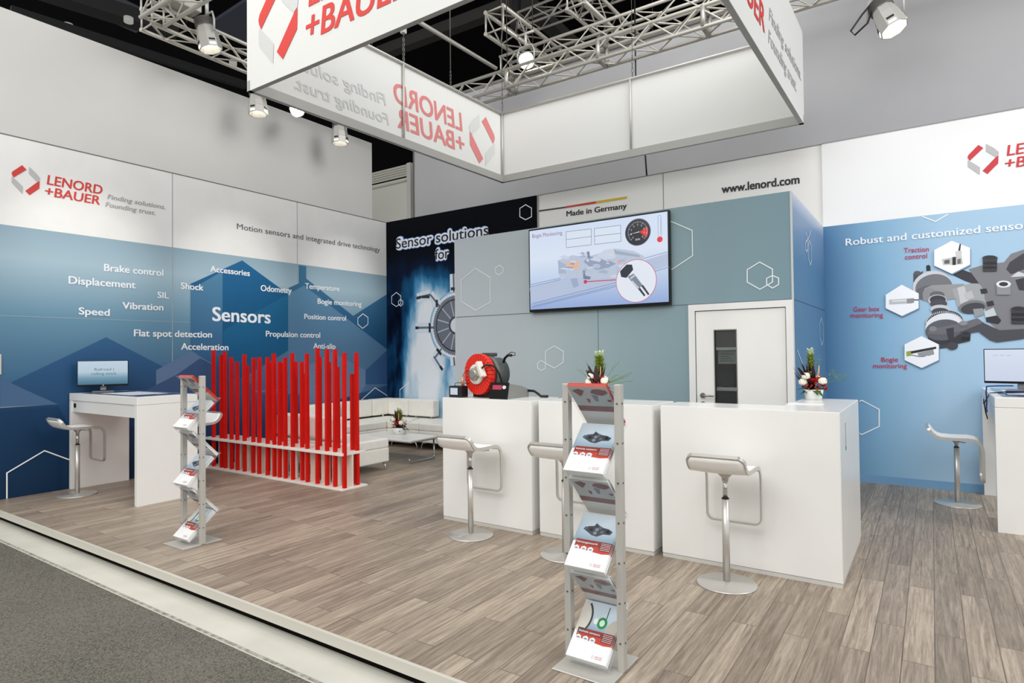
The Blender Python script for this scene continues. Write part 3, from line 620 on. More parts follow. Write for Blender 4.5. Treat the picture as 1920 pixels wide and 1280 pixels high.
# --- hall shell
struct(MB().box(-1.26, -1.2, -24, 0.764, HZ, 5.95).build('wall_hall_left', M((216, 215, 211), 0.8, noise=0.01, nscale=0.8)), 'plain grey hall partition behind the left booth wall')
struct(MB().box(-0.09, 16, 0.86, 0.92, HZ, 6.49).build('wall_hall_back', M((177, 177, 179), 0.75, noise=0.02, nscale=0.7)), 'plain grey hall partition behind the back booth wall')
MBK = M((7, 7, 8), 0.9, spec=0.1)
struct(MB().box(-40, 26, -5.0, 42, 12.6, 12.7).build('ceiling', MBK), 'black hall ceiling')
struct(MB().box(-40, 26, 40, 40.1, HZ, 12.7).build('wall_hall_far', MBK), 'black far hall wall')
struct(MB().box(-40, -39.9, -6, 42, HZ, 12.7).build('wall_hall_side', MBK), 'black side hall wall')
pp = struct(MB().box(-2.6, -1.30, 2.0, 2.06, HZ, 5.55).build('wall_hall_rear', M((206, 204, 194), 0.6)), 'beige partition panel with grooved header in the gap behind the corner')
g = MB()
for k in range(5): g.box(-2.6, -1.36, 1.985, 2.0, 5.58+k*0.055, 5.625+k*0.055)
g.box(-2.6, -1.4, 1.97, 2.0, 5.46, 5.50); g.build('grooved_header', M((186, 184, 172), 0.6), pp)
MB().box(-1.36, -1.24, 1.96, 2.06, HZ, 5.86).build('panel_post', M((190, 188, 180), 0.5), pp)
MB().box(-0.11, -0.09, 0.84, 0.93, HZ, 6.49).build('edge_profile', M((96, 96, 96), 0.5), bpy.data.objects['wall_hall_back'])
gd = M((34, 34, 36), 0.8)
def girder(label, a, b, w_, h_, mat=gd, name='ceiling_girder'):
    a, b = Vector(a), Vector(b); d = (b-a).normalized(); sidev = d.cross(Vector((0, 0, 1))).normalized()*w_/2; u_ = Vector((0, 0, h_/2))
    m = MB(); m.prism([a-sidev-u_, a+sidev-u_, a+sidev+u_, a-sidev+u_], b-a)
    return tag(m.build(name, mat), label, 'girder')
def pt(u, v, z): return tuple(onZ(u, v, z))
girder('dark grey ceiling girder running behind the left lamp truss at the top edge', pt(20, -40, 10), pt(330, 60, 10), 0.5, 0.35)
girder('long dark girder above the left grey partition', pt(20, 20, 9.2), pt(460, 160, 9.2), 0.15, 0.2, M((26, 26, 28), 0.8))
girder('dark grey girder seen through the banner behind the hoist chains', pt(700, 105, 10.5), pt(960, 8, 10.5), 0.30, 0.3, M((52, 50, 46), 0.7))
girder('slanting grey girder behind the bright truss lamp', pt(985, 5, 11.5), pt(1085, 95, 11.5), 0.45, 0.3, M((58, 57, 54), 0.7))
girder('pale grey duct above the left lamp truss', pt(150, -12, 10.8), pt(268, 42, 10.8), 0.7, 0.4, M((84, 88, 96), 0.7), 'ceiling_duct')
girder('bluish ceiling panel beside the upper corner of the banner', pt(428, 62, 11), pt(520, 5, 11), 1.2, 0.1, M((70, 74, 92), 0.7), 'ceiling_panel')
for k, (u, v, w) in enumerate(((241, 42, 'beside the left lamp truss'), (128, 54, 'over the middle of the left partition'), (437, 122, 'below the left lamp truss near the banner'))):
    p = onZ(u, v, 9.5); m = MB(); m.cyl(p, p+Vector((0, 0, 0.12)), 0.10, n=16)
    tag(m.build('ceiling_downlight', M((190, 190, 184), 0.5, emit=0.6)), 'small round white ceiling light '+w, 'ceiling light', 'round ceiling lights')

# ================================================================== HANGING BANNER
ZB, BH = 4.10, 1.06
Q = [Vector((2.93, -4.715, ZB)), Vector((3.07, -0.60, ZB)), Vector((7.24, -0.55, ZB)), Vector((7.20, -4.72, ZB))]
ban = thing('hanging_banner', 'square white fabric banner frame hanging above the booth', 'hanging banner')
FAB = M((222, 222, 219), 0.7, spec=0.2)
cen = sum(Q, Vector())/4
names = ('left_panel', 'back_panel', 'right_panel', 'front_panel'); panels = []
for i in range(4):
    a, b = Q[i], Q[(i+1) % 4]; d = (b-a).normalized(); nin = Vector((-d.y, d.x, 0))
    if nin.dot(cen-a) < 0: nin = -nin
    m = MB(); m.prism([a, b, b+nin*0.004, a+nin*0.004], (0, 0, BH)); panels.append(m.build(names[i], FAB, ban))
    m = MB()
    m.prism([a+nin*0.004, b+nin*0.004, b+nin*0.05-d*0.0, a+nin*0.05], (0, 0, 0.10)); m.build('bottom_rail', M((168, 167, 163), 0.5, 0.2), ban)
    m = MB(); m.cyl(a+nin*0.03+Vector((0, 0, BH-0.015)), b+nin*0.03+Vector((0, 0, BH-0.015)), 0.016, n=10); m.build('top_tube', ALUP, ban)
    mid = (a+b)/2+nin*0.03
    m = MB(); m.cyl(mid+Vector((0, 0, 0.05)), mid+Vector((0, 0, BH)), 0.014, n=10); m.build('upright', ALUP, ban)
    m = MB(); m.cyl(a+nin*0.03+d*0.03+Vector((0, 0, 0.1)), a+nin*0.03+d*0.03+Vector((0, 0, BH)), 0.014, n=10); m.build('corner_upright', ALUP, ban)
P_FR = Plane((Q[0].x, Q[0].y, 0), (Q[3]-Q[0]), (0, -1, 0)); 
P_RI = Plane((Q[3].x, Q[3].y, 0), (Q[2]-Q[3]), (1, 0, 0)); P_RI.n = P_RI.s.cross(Vector((0, 0, 1)))
P_FR.n = P_FR.s.cross(Vector((0, 0, 1)))
ds = (Q[1]-Q[0]).normalized(); P_LI = Plane((Q[0].x, Q[0].y, 0)+Vector((0, 0, 0)) if False else Vector((Q[0].x, Q[0].y, 0))+Vector((ds.y, -ds.x, 0))*0.004, ds, Vector((ds.y, -ds.x, 0)))
sa, ta = P_FR.px(485, 49); sb, tb = P_FR.px(559, 49); WB = sb-sa
BR, BG, BT = M((214, 58, 50), 0.55), M((204, 204, 203), 0.55), M((176, 176, 175), 0.55)
k0 = (P_RIGHT.px(1780+470/13.714, 260+530/13.714)[1]-R_T)/R_W
tB = ta-k0*WB
logo(panels[3], P_FR, sa, tB, WB, BR, BG, BT)
TEND = LT[2][2]
se, te_ = P_RI.px(1501, 128)
logo(panels[2], P_RI, se-TEND*WB*0.985, tB, WB*0.985, BR, BG, M((186, 186, 186), 0.6))
# the outer print of the left panel shows through its fabric, mirrored
sh0 = P_LI.px(927.5, 255)[0]; sh1 = P_LI.px(880, 262)[0]
logo(panels[0], P_LI, sh0, tB, abs(sh0-sh1)*1.0, M((214, 128, 126), 0.6), M((208, 208, 207), 0.6), M((198, 198, 198), 0.6), mirror=True)
# suspension
def chain(label, p, top, hook=True, r=0.012):
    p = Vector(p); t = thing('hoist_chain', label, 'chain', p)
    m = MB(); m.cyl((0, 0, 0.32), (0, 0, top-p.z), r*0.5, n=6); m.build('steel_wire', M((120, 118, 112), 0.4, 0.7), t)
    m = MB()
    for k in range(5):
        zc_ = 0.04+k*0.06; rr = [(0.014*math.cos(a) if k % 2 else 0, 0 if k % 2 else 0.014*math.cos(a), zc_+0.032*math.sin(a)) for a in [2*PI*i/12 for i in range(12)]]
        m.tube(rr, 0.005, 6, True)
    m.build('chain_link', M((110, 108, 104), 0.35, 0.9), t)
    return t
c1 = onX(757, 124, 3.03); chain('pale wire and chain holding the middle of the left banner panel', (c1.x, c1.y, ZB+BH), 12.5)
MB().rbox(-0.03, 0.03, -0.03, 0.03, 0.36, 0.52, 0.008, 2).build('wire_lock', M((176, 174, 168), 0.5), bpy.data.objects['hoist_chain'])
c2 = onY(845, 165, -0.02); chain('dark chain hanging at the left end of the near truss', c2, 12.5, r=0.02)
chain('thin wire holding the far left corner of the banner', (Q[1].x+0.06, Q[1].y-0.06, ZB+BH), 12.5, r=0.008)
c3 = onY(1186, 146, -0.58); chain('thin wire holding the middle of the far banner panel', (c3.x, c3.y, ZB+BH), 12.5, r=0.008)
cbp = [onY(1190, 0, 0.3), onY(1192, 143, 0.32), onY(1210, 292, 0.33), onY(1213, 335, 0.33)]
tag(MB().tube(cbp, 0.012, 8).build('power_cable', BLACK), 'black cable hanging down behind the far banner panel', 'cable')

# ================================================================== TRUSSES AND FLOODLIGHTS
TR = M((198, 194, 184), 0.4, 0.35)
def truss(label, a, b, size=0.29, n=None, mat=TR, rad=0.027, plates=(), wires=True):
    a, b = Vector(a), Vector(b); d = (b-a).normalized(); L_ = (b-a).length
    sv = d.cross(Vector((0, 0, 1))).normalized(); uv = sv.cross(d).normalized(); h = size/2
    t = thing('truss', label, 'truss', a, group=None)
    cs_ = [sv*h*i+uv*h*j for i, j in ((-1, -1), (1, -1), (1, 1), (-1, 1))]
    for c in cs_:
        m = MB(); m.cyl(c, c+d*L_, rad, n=12); m.build('chord', mat, t)
    n = n or max(2, int(L_/(size*1.15))); br = MB()
    for f in range(4):
        c0, c1 = cs_[f], cs_[(f+1) % 4]
        for k in range(n):
            p, q = (c0, c1) if (k+f) % 2 else (c1, c0)
            br.cyl(p+d*L_*k/n, q+d*L_*(k+1)/n, rad*0.42, n=6, caps=False)
    for e in (0.02, L_-0.02):
        for f in range(4): br.cyl(cs_[f]+d*e, cs_[(f+1) % 4]+d*e, rad*0.5, n=6)
    br.build('bracing', mat, t)
    for e in ((0.5,) if L_ < 3.5 else (L_*0.12, L_*0.88)) if wires else ():
        m = MB(); p = d*e+uv*(h+rad*0.5); m.cyl(p, (p.x, p.y, 12.62-a.z), 0.008, n=6); m.build('hoist_wire', M((70, 68, 64), 0.5, 0.5), t)
    for e in plates:
        m = MB()
        for f in range(4):
            p, q = cs_[f]+d*e, cs_[(f+1) % 4]+d*e; m.cyl(p, q, rad*1.3, n=8)
        m.build('joint_frame', M((168, 165, 158), 0.4, 0.5), t)
    return t
truss('long near truss crossing just behind the banner above the back wall', (1.55, 0.145, 6.0), (10.9, 0.145, 6.0), 0.29, plates=(1.2, 2.85, 4.4))
truss('truss running parallel behind and above the near truss', (2.25, 0.68, 6.56), (7.2, 0.68, 6.56), 0.29)
p0 = onY(978, 44, 4.0); truss('high far truss at the top edge seen inside the banner', (p0.x, 4.0, p0.z), (6.2, 4.0, p0.z), 0.36, rad=0.03)
truss('deep truss running away from the bright lamp', (1.55, 1.35, 7.95), (1.62, 5.5, 7.95), 0.42, rad=0.04)
truss('truss running away to the right of the far truss', (3.35, 1.3, 7.8), (3.45, 5.2, 7.8), 0.36, rad=0.035)
truss('left lamp truss running back behind the banner', (-0.4, -4.1, 6.19), (-0.4, 0.6, 6.19), 0.29)
truss('cross truss leaving the corner of the left lamp truss', (-0.22, -4.1, 6.19), (3.2, -4.1, 6.19), 0.29)
ta_, tb_ = onZ(775, 35, 6.17), onZ(930, 128, 6.17)
tag(MB().cyl(ta_+(ta_-tb_)*0.6, tb_, 0.03, n=12).build('support_tube', M((176, 174, 168), 0.4, 0.3)), 'single grey tube slanting across the opening of the banner', 'tube')
tag(MB().lathe([(0.10, 0), (0.16, 0.5), (0.2, 1.6), (0.2, 4)], tuple(onY(965, 62, 5.0)), 16).build('hoist_motor', M((16, 16, 17), 0.6)), 'black hoist motor hanging at the top edge inside the banner', 'hoist')
HOUS = M((190, 188, 182), 0.4, 0.2)
def floodlight(label, loc, target, sc=1.0, glow=4.0, hang=None):
    loc = Vector(loc); t = thing('floodlight', label, 'floodlight', loc, group='floodlights on the trusses')
    R3 = (Vector(target)-loc).to_track_quat('-Z', 'Y').to_matrix().to_4x4()
    m = MB(); b = bmesh.new(); mm = MB(); mm.bm = b
    mm.lathe([(0.05, 0.17), (0.085, 0.15), (0.10, 0.06), (0.118, -0.02), (0.125, -0.10), (0.13, -0.105), (0.13, -0.20), (0.12, -0.20), (0.118, -0.11), (0.02, -0.06)], n=8)
    for f in b.faces: f.smooth = False
    SC = Matrix.Scale(sc, 4); m.merge(b, R3 @ SC); m.build('housing', HOUS, t)
    m = MB()
    for k in range(6): m.cyl(R3 @ Vector((0, 0, (0.07+k*0.016)*sc)), R3 @ Vector((0, 0, (0.076+k*0.016)*sc)), 0.112*sc, n=16)
    m.build('cooling_fins', M((128, 126, 122), 0.5, 0.4), t)
    for k in range(0, 8, 2):
        a = 2*PI*(k+0.5)/8; c = Vector((math.cos(a), math.sin(a), 0)); e = Vector((-c.y, c.x, 0)); nrm = (R3.to_3x3() @ c)*0.004*sc
        for nm, z0, z1, mt in (('vent_slot', -0.135, -0.115, BLACK), ('light_slot', -0.185, -0.162, M((240, 236, 226), 0.3, emit=1.5))):
            m = MB(); q = [R3 @ (sc*(c*0.1205+e*i+Vector((0, 0, j)))) for i, j in ((-0.034, z0), (0.034, z0), (0.034, z1), (-0.034, z1))]
            m.prism([p+nrm*0.2 for p in q], nrm); m.build(nm, mt, t)
    MB().cyl(R3 @ Vector((0, 0, -0.112*sc)), R3 @ Vector((0, 0, -0.122*sc)), 0.108*sc, n=20).build('lens', M((255, 250, 238), 0.3, emit=glow), t)
    h_ = hang if hang else 0.42*sc
    m = MB(); s_ = 0.155*sc; m.tube([(-s_, 0, -0.02), (-s_, 0, 0.12*sc), (-s_*0.75, 0, 0.22*sc), (s_*0.75, 0, 0.22*sc), (s_, 0, 0.12*sc), (s_, 0, -0.02)], 0.012*sc, 8); m.cyl((0, 0, 0.22*sc), (0, 0, h_), 0.022*sc, n=10)
    m.cyl((-0.16, 0, h_), (0.16, 0, h_), 0.02, n=10); m.build('bracket', HOUS, t)
    return t
f1 = onX(388, 62, -0.05); floodlight('large floodlight under the corner of the left lamp truss', f1, f1+Vector((0.25, 0.3, -1.7)), 1.2, 3)
tag(MB().rbox(-0.30, -0.02, -3.98, -3.52, 6.37, 6.51, 0.01, 1).build('ballast_box', M((186, 182, 172), 0.5)), 'grey ballast box on the truss above the large floodlight', 'box')
for u, v, w_, tg in ((483, 188, 'hanging under the left bottom corner of the banner', (0.1, 0, -2)), (637, 246, 'hanging under the middle of the left banner edge', (0.05, 0, -2)), (558, 207, 'shining at the viewer from under the left banner edge', (6.0, -5.0, -2.5))):
    p = onX(u, v, -0.4); floodlight('floodlight '+w_, p, p+Vector(tg), 1.15 if v != 207 else 0.95, 30 if v == 207 else 3, 6.03-p.z)
p = onY(986, 112, 0.40); floodlight('bright floodlight beside the near truss inside the banner', p, p+Vector((4.0, -5.5, -4.0)), 1.05, 30)
p = onY(1660, 28, -0.15); floodlight('floodlight hanging at the top right in front of the grey partition', p, p+Vector((0.5, -0.2, -1.2)), 1.12, 5)
tag(MB().tube([p+Vector((-0.10, -0.05, 0.18)), p+Vector((-0.22, -0.06, 0.05)), p+Vector((-0.34, -0.05, -0.10)), p+Vector((-0.30, -0.05, -0.16)), p+Vector((-0.17, -0.05, -0.06)), p+Vector((-0.12, -0.05, 0.08))], 0.011, 8).build('lamp_cable', BLACK), 'black cable loop hanging beside the top right floodlight', 'cable')

# ================================================================== TELEVISION
TVY = -2.10
tv = thing('television', 'large flat television on the cabin wall showing bogie monitoring', 'television', (0, 0, 0))
q = [onY(u, v, TVY-0.03) for u, v in ((989.5, 430), (1253, 394), (1258, 570), (994, 586))]
tx0, tx1 = (q[0].x+q[3].x)/2, (q[1].x+q[2].x)/2; tz1, tz0 = (q[0].z+q[1].z)/2, (q[2].z+q[3].z)/2
MB().rbox(tx0, tx1, TVY-0.03, TVY+0.02, tz0, tz1, 0.006, 2).build('housing', BLACKG, tv)
MB().box(tx0+0.4, tx1-0.4, TVY+0.02, CY-0.001, tz0+0.3, tz1-0.3).build('wall_bracket', BLACK, tv)
SCR = ramp_mat('tv_screen', 'Z', [(tz0, (146, 170, 218)), (tz0+0.35, (194, 212, 238)), (tz0+0.6, (220, 230, 246)), (tz1, (210, 224, 246))], 0.15, emit=0.95)
scr = MB().box(tx0+0.016, tx1-0.016, TVY-0.032, TVY-0.029, tz0+0.03, tz1-0.018).build('screen', SCR, tv)
P_TV = Plane((0, TVY-0.032, 0), (1, 0, 0), (0, -1, 0))
def E_(c): return M(c, 0.2, emit=0.9)
def TD(pts, c, layer, name='screen_picture'): decal(scr, name, P_TV, [zt(pts)], E_(c), layer)
TD([(165, 985), (440, 900), (960, 760), (1000, 800), (1440, 660), (1440, 780), (960, 930), (180, 1130)], (184, 198, 224), 0)
for a, b in (((165, 975), (450, 905)), ((165, 955), (450, 890)), ((190, 1125), (960, 935)), ((200, 1150), (960, 955)), ((180, 1165), (960, 970)), ((1220, 710), (1435, 650)), ((1320, 830), (1450, 790))):
    outline(scr, P_TV, zt([a, b]), False, 0.006, E_((120, 140, 180)), 1, 'screen_picture')
for pts, c, l in (([(420, 730), (560, 680), (680, 700), (960, 620), (1120, 640), (1220, 690), (1220, 720), (960, 780), (960, 890), (700, 900), (440, 880)], (190, 202, 222), 1), ([(660, 740), (710, 690), (780, 700), (900, 730), (960, 760), (900, 790), (790, 820), (720, 790)], (150, 164, 190), 2), ([(690, 650), (715, 645), (722, 700), (700, 710)], (124, 138, 164), 3), ([(780, 690), (860, 630), (940, 620), (960, 700), (880, 740)], (208, 216, 230), 3),
                  ([(510, 740), (590, 730), (615, 745), (615, 810), (515, 815)], (240, 186, 150), 3), ([(970, 740), (1000, 720), (1010, 750), (985, 765)], (238, 170, 140), 3), ([(430, 730), (500, 770), (500, 850), (430, 850)], (170, 184, 208), 2), ([(540, 900), (600, 890), (620, 960), (570, 985)], (160, 176, 204), 2), ([(655, 820), (675, 815), (680, 870), (730, 880), (720, 905), (660, 900)], (120, 130, 160), 3), ([(940, 620), (965, 640), (1180, 680), (1180, 700), (950, 670)], (160, 176, 196), 2)):
    TD(pts, c, l)
random.seed(11)
for k in range(46):
    x, y = random.uniform(430, 1180), random.uniform(650, 900)
    if (x-800)**2/400**2+(y-780)**2/130**2 > 1 or x > 960 and y > 740: continue
    a, b = random.uniform(14, 55), random.uniform(8, 30); g = random.choice(((206, 216, 232), (170, 184, 208), (214, 222, 236), (154, 168, 194), (186, 198, 218)))
    TD([(x-a, y+random.uniform(-4, 8)), (x+random.uniform(-6, 6), y-b), (x+a, y-random.uniform(0, 10)), (x+a*0.7, y+b*0.8)], g, 4)
for pts in ([(500, 465), (733, 438), (735, 585), (504, 612)], [(762, 435), (1004, 405), (1007, 553), (765, 582)]):
    TD(pts, (222, 232, 248), 2, 'data_box'); outline(scr, P_TV, zt(pts), True, 0.004, E_((60, 70, 96)), 3, 'data_box')
outline(scr, P_TV, zt([(502, 537), (734, 508)]), False, 0.004, E_((60, 70, 96)), 3, 'data_box'); outline(scr, P_TV, zt([(763, 506), (1006, 478)]), False, 0.004, E_((60, 70, 96)), 3, 'data_box')
TXT1, TXT2 = E_((120, 96, 124)), E_((196, 90, 120))
a, b = zt([(190, 523), (465, 490)])
px_text(scr, P_TV, 'Bogie Monitoring', a, b, 7.0, E_((150, 90, 122)), 0.0, layer=3)
gc, gt_ = P_TV.px(*zt([(1162, 468)])[0]); gr = 0.5*(P_TV.px(*zt([(1280, 452)])[0])[0]-P_TV.px(*zt([(1044, 480)])[0])[0])
def disc(c, t, r, colr, layer, name, n=36): decal(scr, name, P_TV, [ellipse(c, t, r, r, n)], E_(colr), layer, st=True)
disc(gc, gt_, gr, (58, 62, 80), 3, 'gauge'); disc(gc, gt_, gr*0.93, (22, 24, 36), 4, 'gauge')
decal(scr, 'gauge', P_TV, [[(gc+0.02, gt_)]+[(gc+gr*0.8*math.cos(x), gt_+gr*0.8*math.sin(x)) for x in [(-0.62+i*0.1) for i in range(11)]]], E_((226, 40, 36)), 5, st=True)
tk = []
for i in range(33):
    x = math.radians(225-i*270/32); d = Vector((math.cos(x), math.sin(x))); nn = Vector((-d.y, d.x))*0.0022; r0 = 0.66 if i % 4 == 0 else 0.72
    c = Vector((gc, gt_)); tk.append([tuple(c+d*gr*r0-nn), tuple(c+d*gr*0.78-nn), tuple(c+d*gr*0.78+nn), tuple(c+d*gr*r0+nn)])
decal(scr, 'gauge', P_TV, tk, E_((214, 218, 226)), 6, st=True)
for i in range(9):
    x = math.radians(225-i*270/8); put_text(scr, 'gauge', P_TV, str(i), gc+gr*0.53*math.cos(x)-0.006, gc+gr*0.53*math.cos(x)+0.006, gt_+gr*0.53*math.sin(x)-0.008, 0.017, E_((214, 218, 226)), 6, 0)
put_text(scr, 'gauge', P_TV, 'RPM', gc-0.024, gc+0.024, gt_-gr*0.62, 0.02, E_((230, 230, 236)), 6, 0.0)
decal(scr, 'gauge', P_TV, [[(gc-gr*0.62, gt_-0.012), (gc+0.02, gt_-0.004), (gc+0.02, gt_+0.004)]], E_((236, 238, 244)), 7, st=True)
th, tt2 = P_TV.px(*zt([(1366, 535)])[0]); ttop = P_TV.px(*zt([(1360, 312)])[0])[1]
disc(th, tt2, 0.036, (226, 226, 236), 3, 'thermometer', 24); disc(th, tt2, 0.030, (226, 40, 70), 4, 'thermometer', 24)
outline(scr, P_TV, [(th-0.016, tt2+0.03), (th-0.016, ttop-0.01), (th, ttop), (th+0.016, ttop-0.01), (th+0.016, tt2+0.03)], False, 0.0035, E_((120, 128, 150)), 4, 'thermometer', st=True)
decal(scr, 'thermometer', P_TV, [[(th+0.006, tt2+0.05+i*0.013), (th+0.014, tt2+0.05+i*0.013), (th+0.014, tt2+0.053+i*0.013), (th+0.006, tt2+0.053+i*0.013)] for i in range(13)], E_((110, 116, 140)), 5, st=True)
cc, ct = P_TV.px(*zt([(1146, 918)])[0]); cr_ = 0.5*(P_TV.px(*zt([(1333, 900)])[0])[0]-P_TV.px(*zt([(958, 930)])[0])[0])
disc(cc, ct, cr_, (206, 60, 96), 5, 'callout_circle', 48); disc(cc, ct, cr_*0.975, (232, 238, 248), 6, 'callout_circle', 48)
outline(scr, P_TV, zt([(680, 926), (958, 908)]), False, 0.010, E_((206, 60, 86)), 5, 'callout_line'); disc(*P_TV.px(*zt([(680, 926)])[0]), 0.022, (206, 60, 86), 6, 'callout_line', 20)
for pts, c in (([(1000, 830), (1060, 768), (1110, 768), (1122, 815), (1060, 890), (1010, 880)], (40, 44, 58)), ([(1000, 835), (1040, 820), (1065, 850), (1055, 890), (1012, 882)], (66, 70, 84)), ([(1070, 880), (1125, 850), (1150, 880), (1210, 960), (1165, 990), (1110, 930)], (130, 140, 158)), ([(1090, 890), (1130, 862), (1140, 872), (1100, 905)], (196, 204, 216)), ([(1160, 985), (1180, 975), (1235, 1050), (1222, 1062)], (50, 54, 68)), ([(1195, 965), (1212, 955), (1272, 1040), (1258, 1050)], (50, 54, 68)), ([(1115, 915), (1180, 985), (1172, 990), (1106, 924)], (214, 220, 230))):
    TD(pts, c, 8, 'sensor_picture')

# ================================================================== FURNITURE
def rect_loop(pts, seg=6):
    """rounds the corners of a closed loop given as (point, radius)"""
    out = []; n = len(pts)
    for i in range(n):
        p, r = Vector(pts[i][0]), pts[i][1]; a, b = Vector(pts[i-1][0]), Vector(pts[(i+1) % n][0])
        if r <= 0: out.append(p); continue
        d1, d2 = (a-p).normalized(), (b-p).normalized(); p1, p2 = p+d1*r, p+d2*r
        for k in range(seg+1):
            t = k/seg; out.append(p1*(1-t)**2+p*2*t*(1-t)+p2*t*t)
    return out
def make_stool(label, loc, rz, lift=0.0):
    t = thing('bar_stool', label, 'bar stool', loc, rz, 'white and steel bar stools')
    b = 0.012
    MB().lathe([(0.19, 0), (0.192, 0.004), (0.186, 0.010), (0.03, 0.013), (0.024, 0.02)], n=48).build('base_plate', STEEL, t)
    MB().cyl((0, 0, b), (0, 0, 0.555), 0.0235).build('column', STEEL, t)
    MB().cyl((0, 0, 0.555), (0, 0, 0.562), 0.0240).build('column_collar', BLACK, t)
    H = 0.755+lift
    MB().cyl((0, 0, 0.555), (0, 0, H-0.06), 0.0165).build('gas_lift', CHROME, t)
    m = MB(); m.lathe([(0.02, H-0.085), (0.024, H-0.06), (0.075, H-0.012), (0.075, H-0.004)], n=20, sy=0.7); m.build('seat_bracket', STEEL, t)
    MB().tube([(0.03, 0, H-0.03), (0.1, 0.05, H-0.035), (0.15, 0.07, H-0.03)], 0.005, 6).build('lift_lever', STEEL, t)
    # side profile: raised lip (-y) - flat seat - bend - hanging footrest (+y)
    prof = [(-0.232, H+0.102), (-0.215, H+0.078), (-0.195, H+0.045), (-0.165, H+0.018), (-0.125, H+0.004), (-0.06, H), (0.02, H), (0.09, H+0.002), (0.135, H-0.004), (0.17, H-0.022), (0.192, H-0.055), (0.2, H-0.10), (0.2, H-0.2), (0.2, H-0.3), (0.2, H-0.385)]
    hw = 0.18
    nor = []
    for i in range(len(prof)):
        a = Vector(prof[max(0, i-1)]); c = Vector(prof[min(len(prof)-1, i+1)]); d = (c-a).normalized(); nor.append(Vector((-d.y, d.x)))
    loop = [(-hw, p, q_) for p, q_ in zip(prof, nor)]
    def rnd(end):  # rounded end corners of the ribbon
        p, q_ = prof[end], nor[end]; inner = prof[end+1] if end == 0 else prof[end-1]
        d = (Vector(p)-Vector(inner)).normalized(); out = []
        for k in range(1, 6):
            a = PI/2*k/6; out.append((hw-0.05+0.05*math.cos(a), Vector(p)-d*0.05+d*0.05*math.sin(a)+d*0.012, q_))
        return out
    bottom = rnd(-1); top = rnd(0)
    path = [(-hw, Vector(p), q_) for p, q_ in zip(prof[1:-1], nor[1:-1])] + [(-x, p, q_) for x, p, q_ in bottom] + [(x, p, q_) for x, p, q_ in bottom[::-1]] + [(hw, Vector(p), q_) for p, q_ in list(zip(prof, nor))[1:-1][::-1]] + [(x, p, q_) for x, p, q_ in top] + [(-x, p, q_) for x, p, q_ in top[::-1]]
    P3 = [Vector((x, p[0], p[1])) for x, p, q_ in path]; N3 = [Vector((0, q_[0], q_[1])) for x, p, q_ in path]
    m = MB(); rings = []; n = len(P3)
    for i in range(n):
        T = (P3[(i+1) % n]-P3[i-1]).normalized(); N = N3[i]; B = T.cross(N).normalized()
        rings.append([m.bm.verts.new(P3[i]+N*a*0.0135+B*c*0.0055) for a, c in ((-1, -1), (1, -1), (1, 1), (-1, 1))])
    for i in range(n):
        A, B = rings[i], rings[(i+1) % n]
        for k in range(4): m.bm.faces.new([A[k], A[(k+1) % 4], B[(k+1) % 4], B[k]])
    m.build('frame', STEEL, t)
    # seat shell inside the ribbon
    m = MB(); sp3 = [(Vector(p), q_) for p, q_ in zip(prof, nor)][:10]; rows = []
    for i, (p, q_) in enumerate(sp3):
        ww = hw-0.004 if i > 1 else (hw-0.03 if i == 0 else hw-0.008)
        row = []
        for sgn in (1, -1):
            for k in range(9):
                x = (-ww+2*ww*k/8)*sgn; dz = 0.013*sgn-(0.006*(1-(x/ww)**2))
                row.append(m.bm.verts.new((x, p[0]+q_[0]*dz, p[1]+q_[1]*dz)))
        rows.append(row)
    for A, B in zip(rows, rows[1:]):
        for k in range(len(A)):
            f = m.bm.faces.new([A[k], A[(k+1) % len(A)], B[(k+1) % len(A)], B[k]]); f.smooth = True
    m.bm.faces.new(rows[0]); m.bm.faces.new(rows[-1][::-1]); m.build('seat', M((250, 249, 245), 0.38), t)
    return t
make_stool('white bar stool at the left white counter under the red wheel machine', (5.145, -4.083, 0), 0, -0.01)
make_stool('white bar stool half hidden behind the near brochure rack', (6.066, -4.103, 0), 0, -0.005)
make_stool('white bar stool in front of the rightmost white counter', (7.244, -4.044, 0), 0, 0.0)
make_stool('white bar stool beside the right desk in front of the pale blue wall', (8.57, -0.716, 0), -PI/2, -0.10)
make_stool('white bar stool in front of the left white desk', (0.445, -5.212, 0), 0, -0.0)
make_stool('white bar stool behind the left desk by the red rod screen', (1.32, -4.36, 0), PI, -0.0)

# --- counters
def counter(label, x0, x1, y0, y1, wing=None):
    t = thing('counter', label, 'counter', (x0, y0, 0), group='white exhibition counters'); W, D, H = x1-x0, y1-y0, 1.125
    foot = [(0.0, 0.0), (W, 0.0)]
    if wing: foot += [(W, wing[1]), (W-wing[0], wing[1]), (W-wing[0], D), (0, D)]
    else: foot += [(W, D), (0, D)]
    def sh_(ins, z0, z1):
        m = MB(); m.prism([(x, y, z0) for x, y in foot], (0, 0, z1-z0))
        if ins: bmesh.ops.bevel(m.bm, geom=[e for e in m.bm.edges], offset=ins, segments=2, affect='EDGES')
        return m
    sh_(0.004, 0.028, H).build('body', GLOSSW, t)
    m = MB(); m.prism([(x*0.994+0.003, y*0.99+0.003, 0) for x, y in foot], (0, 0, 0.026)); m.build('plinth', M((206, 204, 198), 0.4), t)
    return t
counter('left white counter carrying the red wheel machine', 4.607, 5.585, -3.81, -3.33)
counter('middle white counter behind the near brochure rack', 5.637, 6.640, -3.775, -3.30)
cC = counter('right L shaped white counter with the flower pot', 6.692, 7.890, -3.74, -3.35, wing=(0.40, 1.22))
hb = MB(); hb.box(-0.022, 0.0, 0.10, 0.12, 0.86, 0.90).box(-0.022, 0, 0.10, 0.12, 0.92, 0.95); hb.build('hinge', ALU, cC)
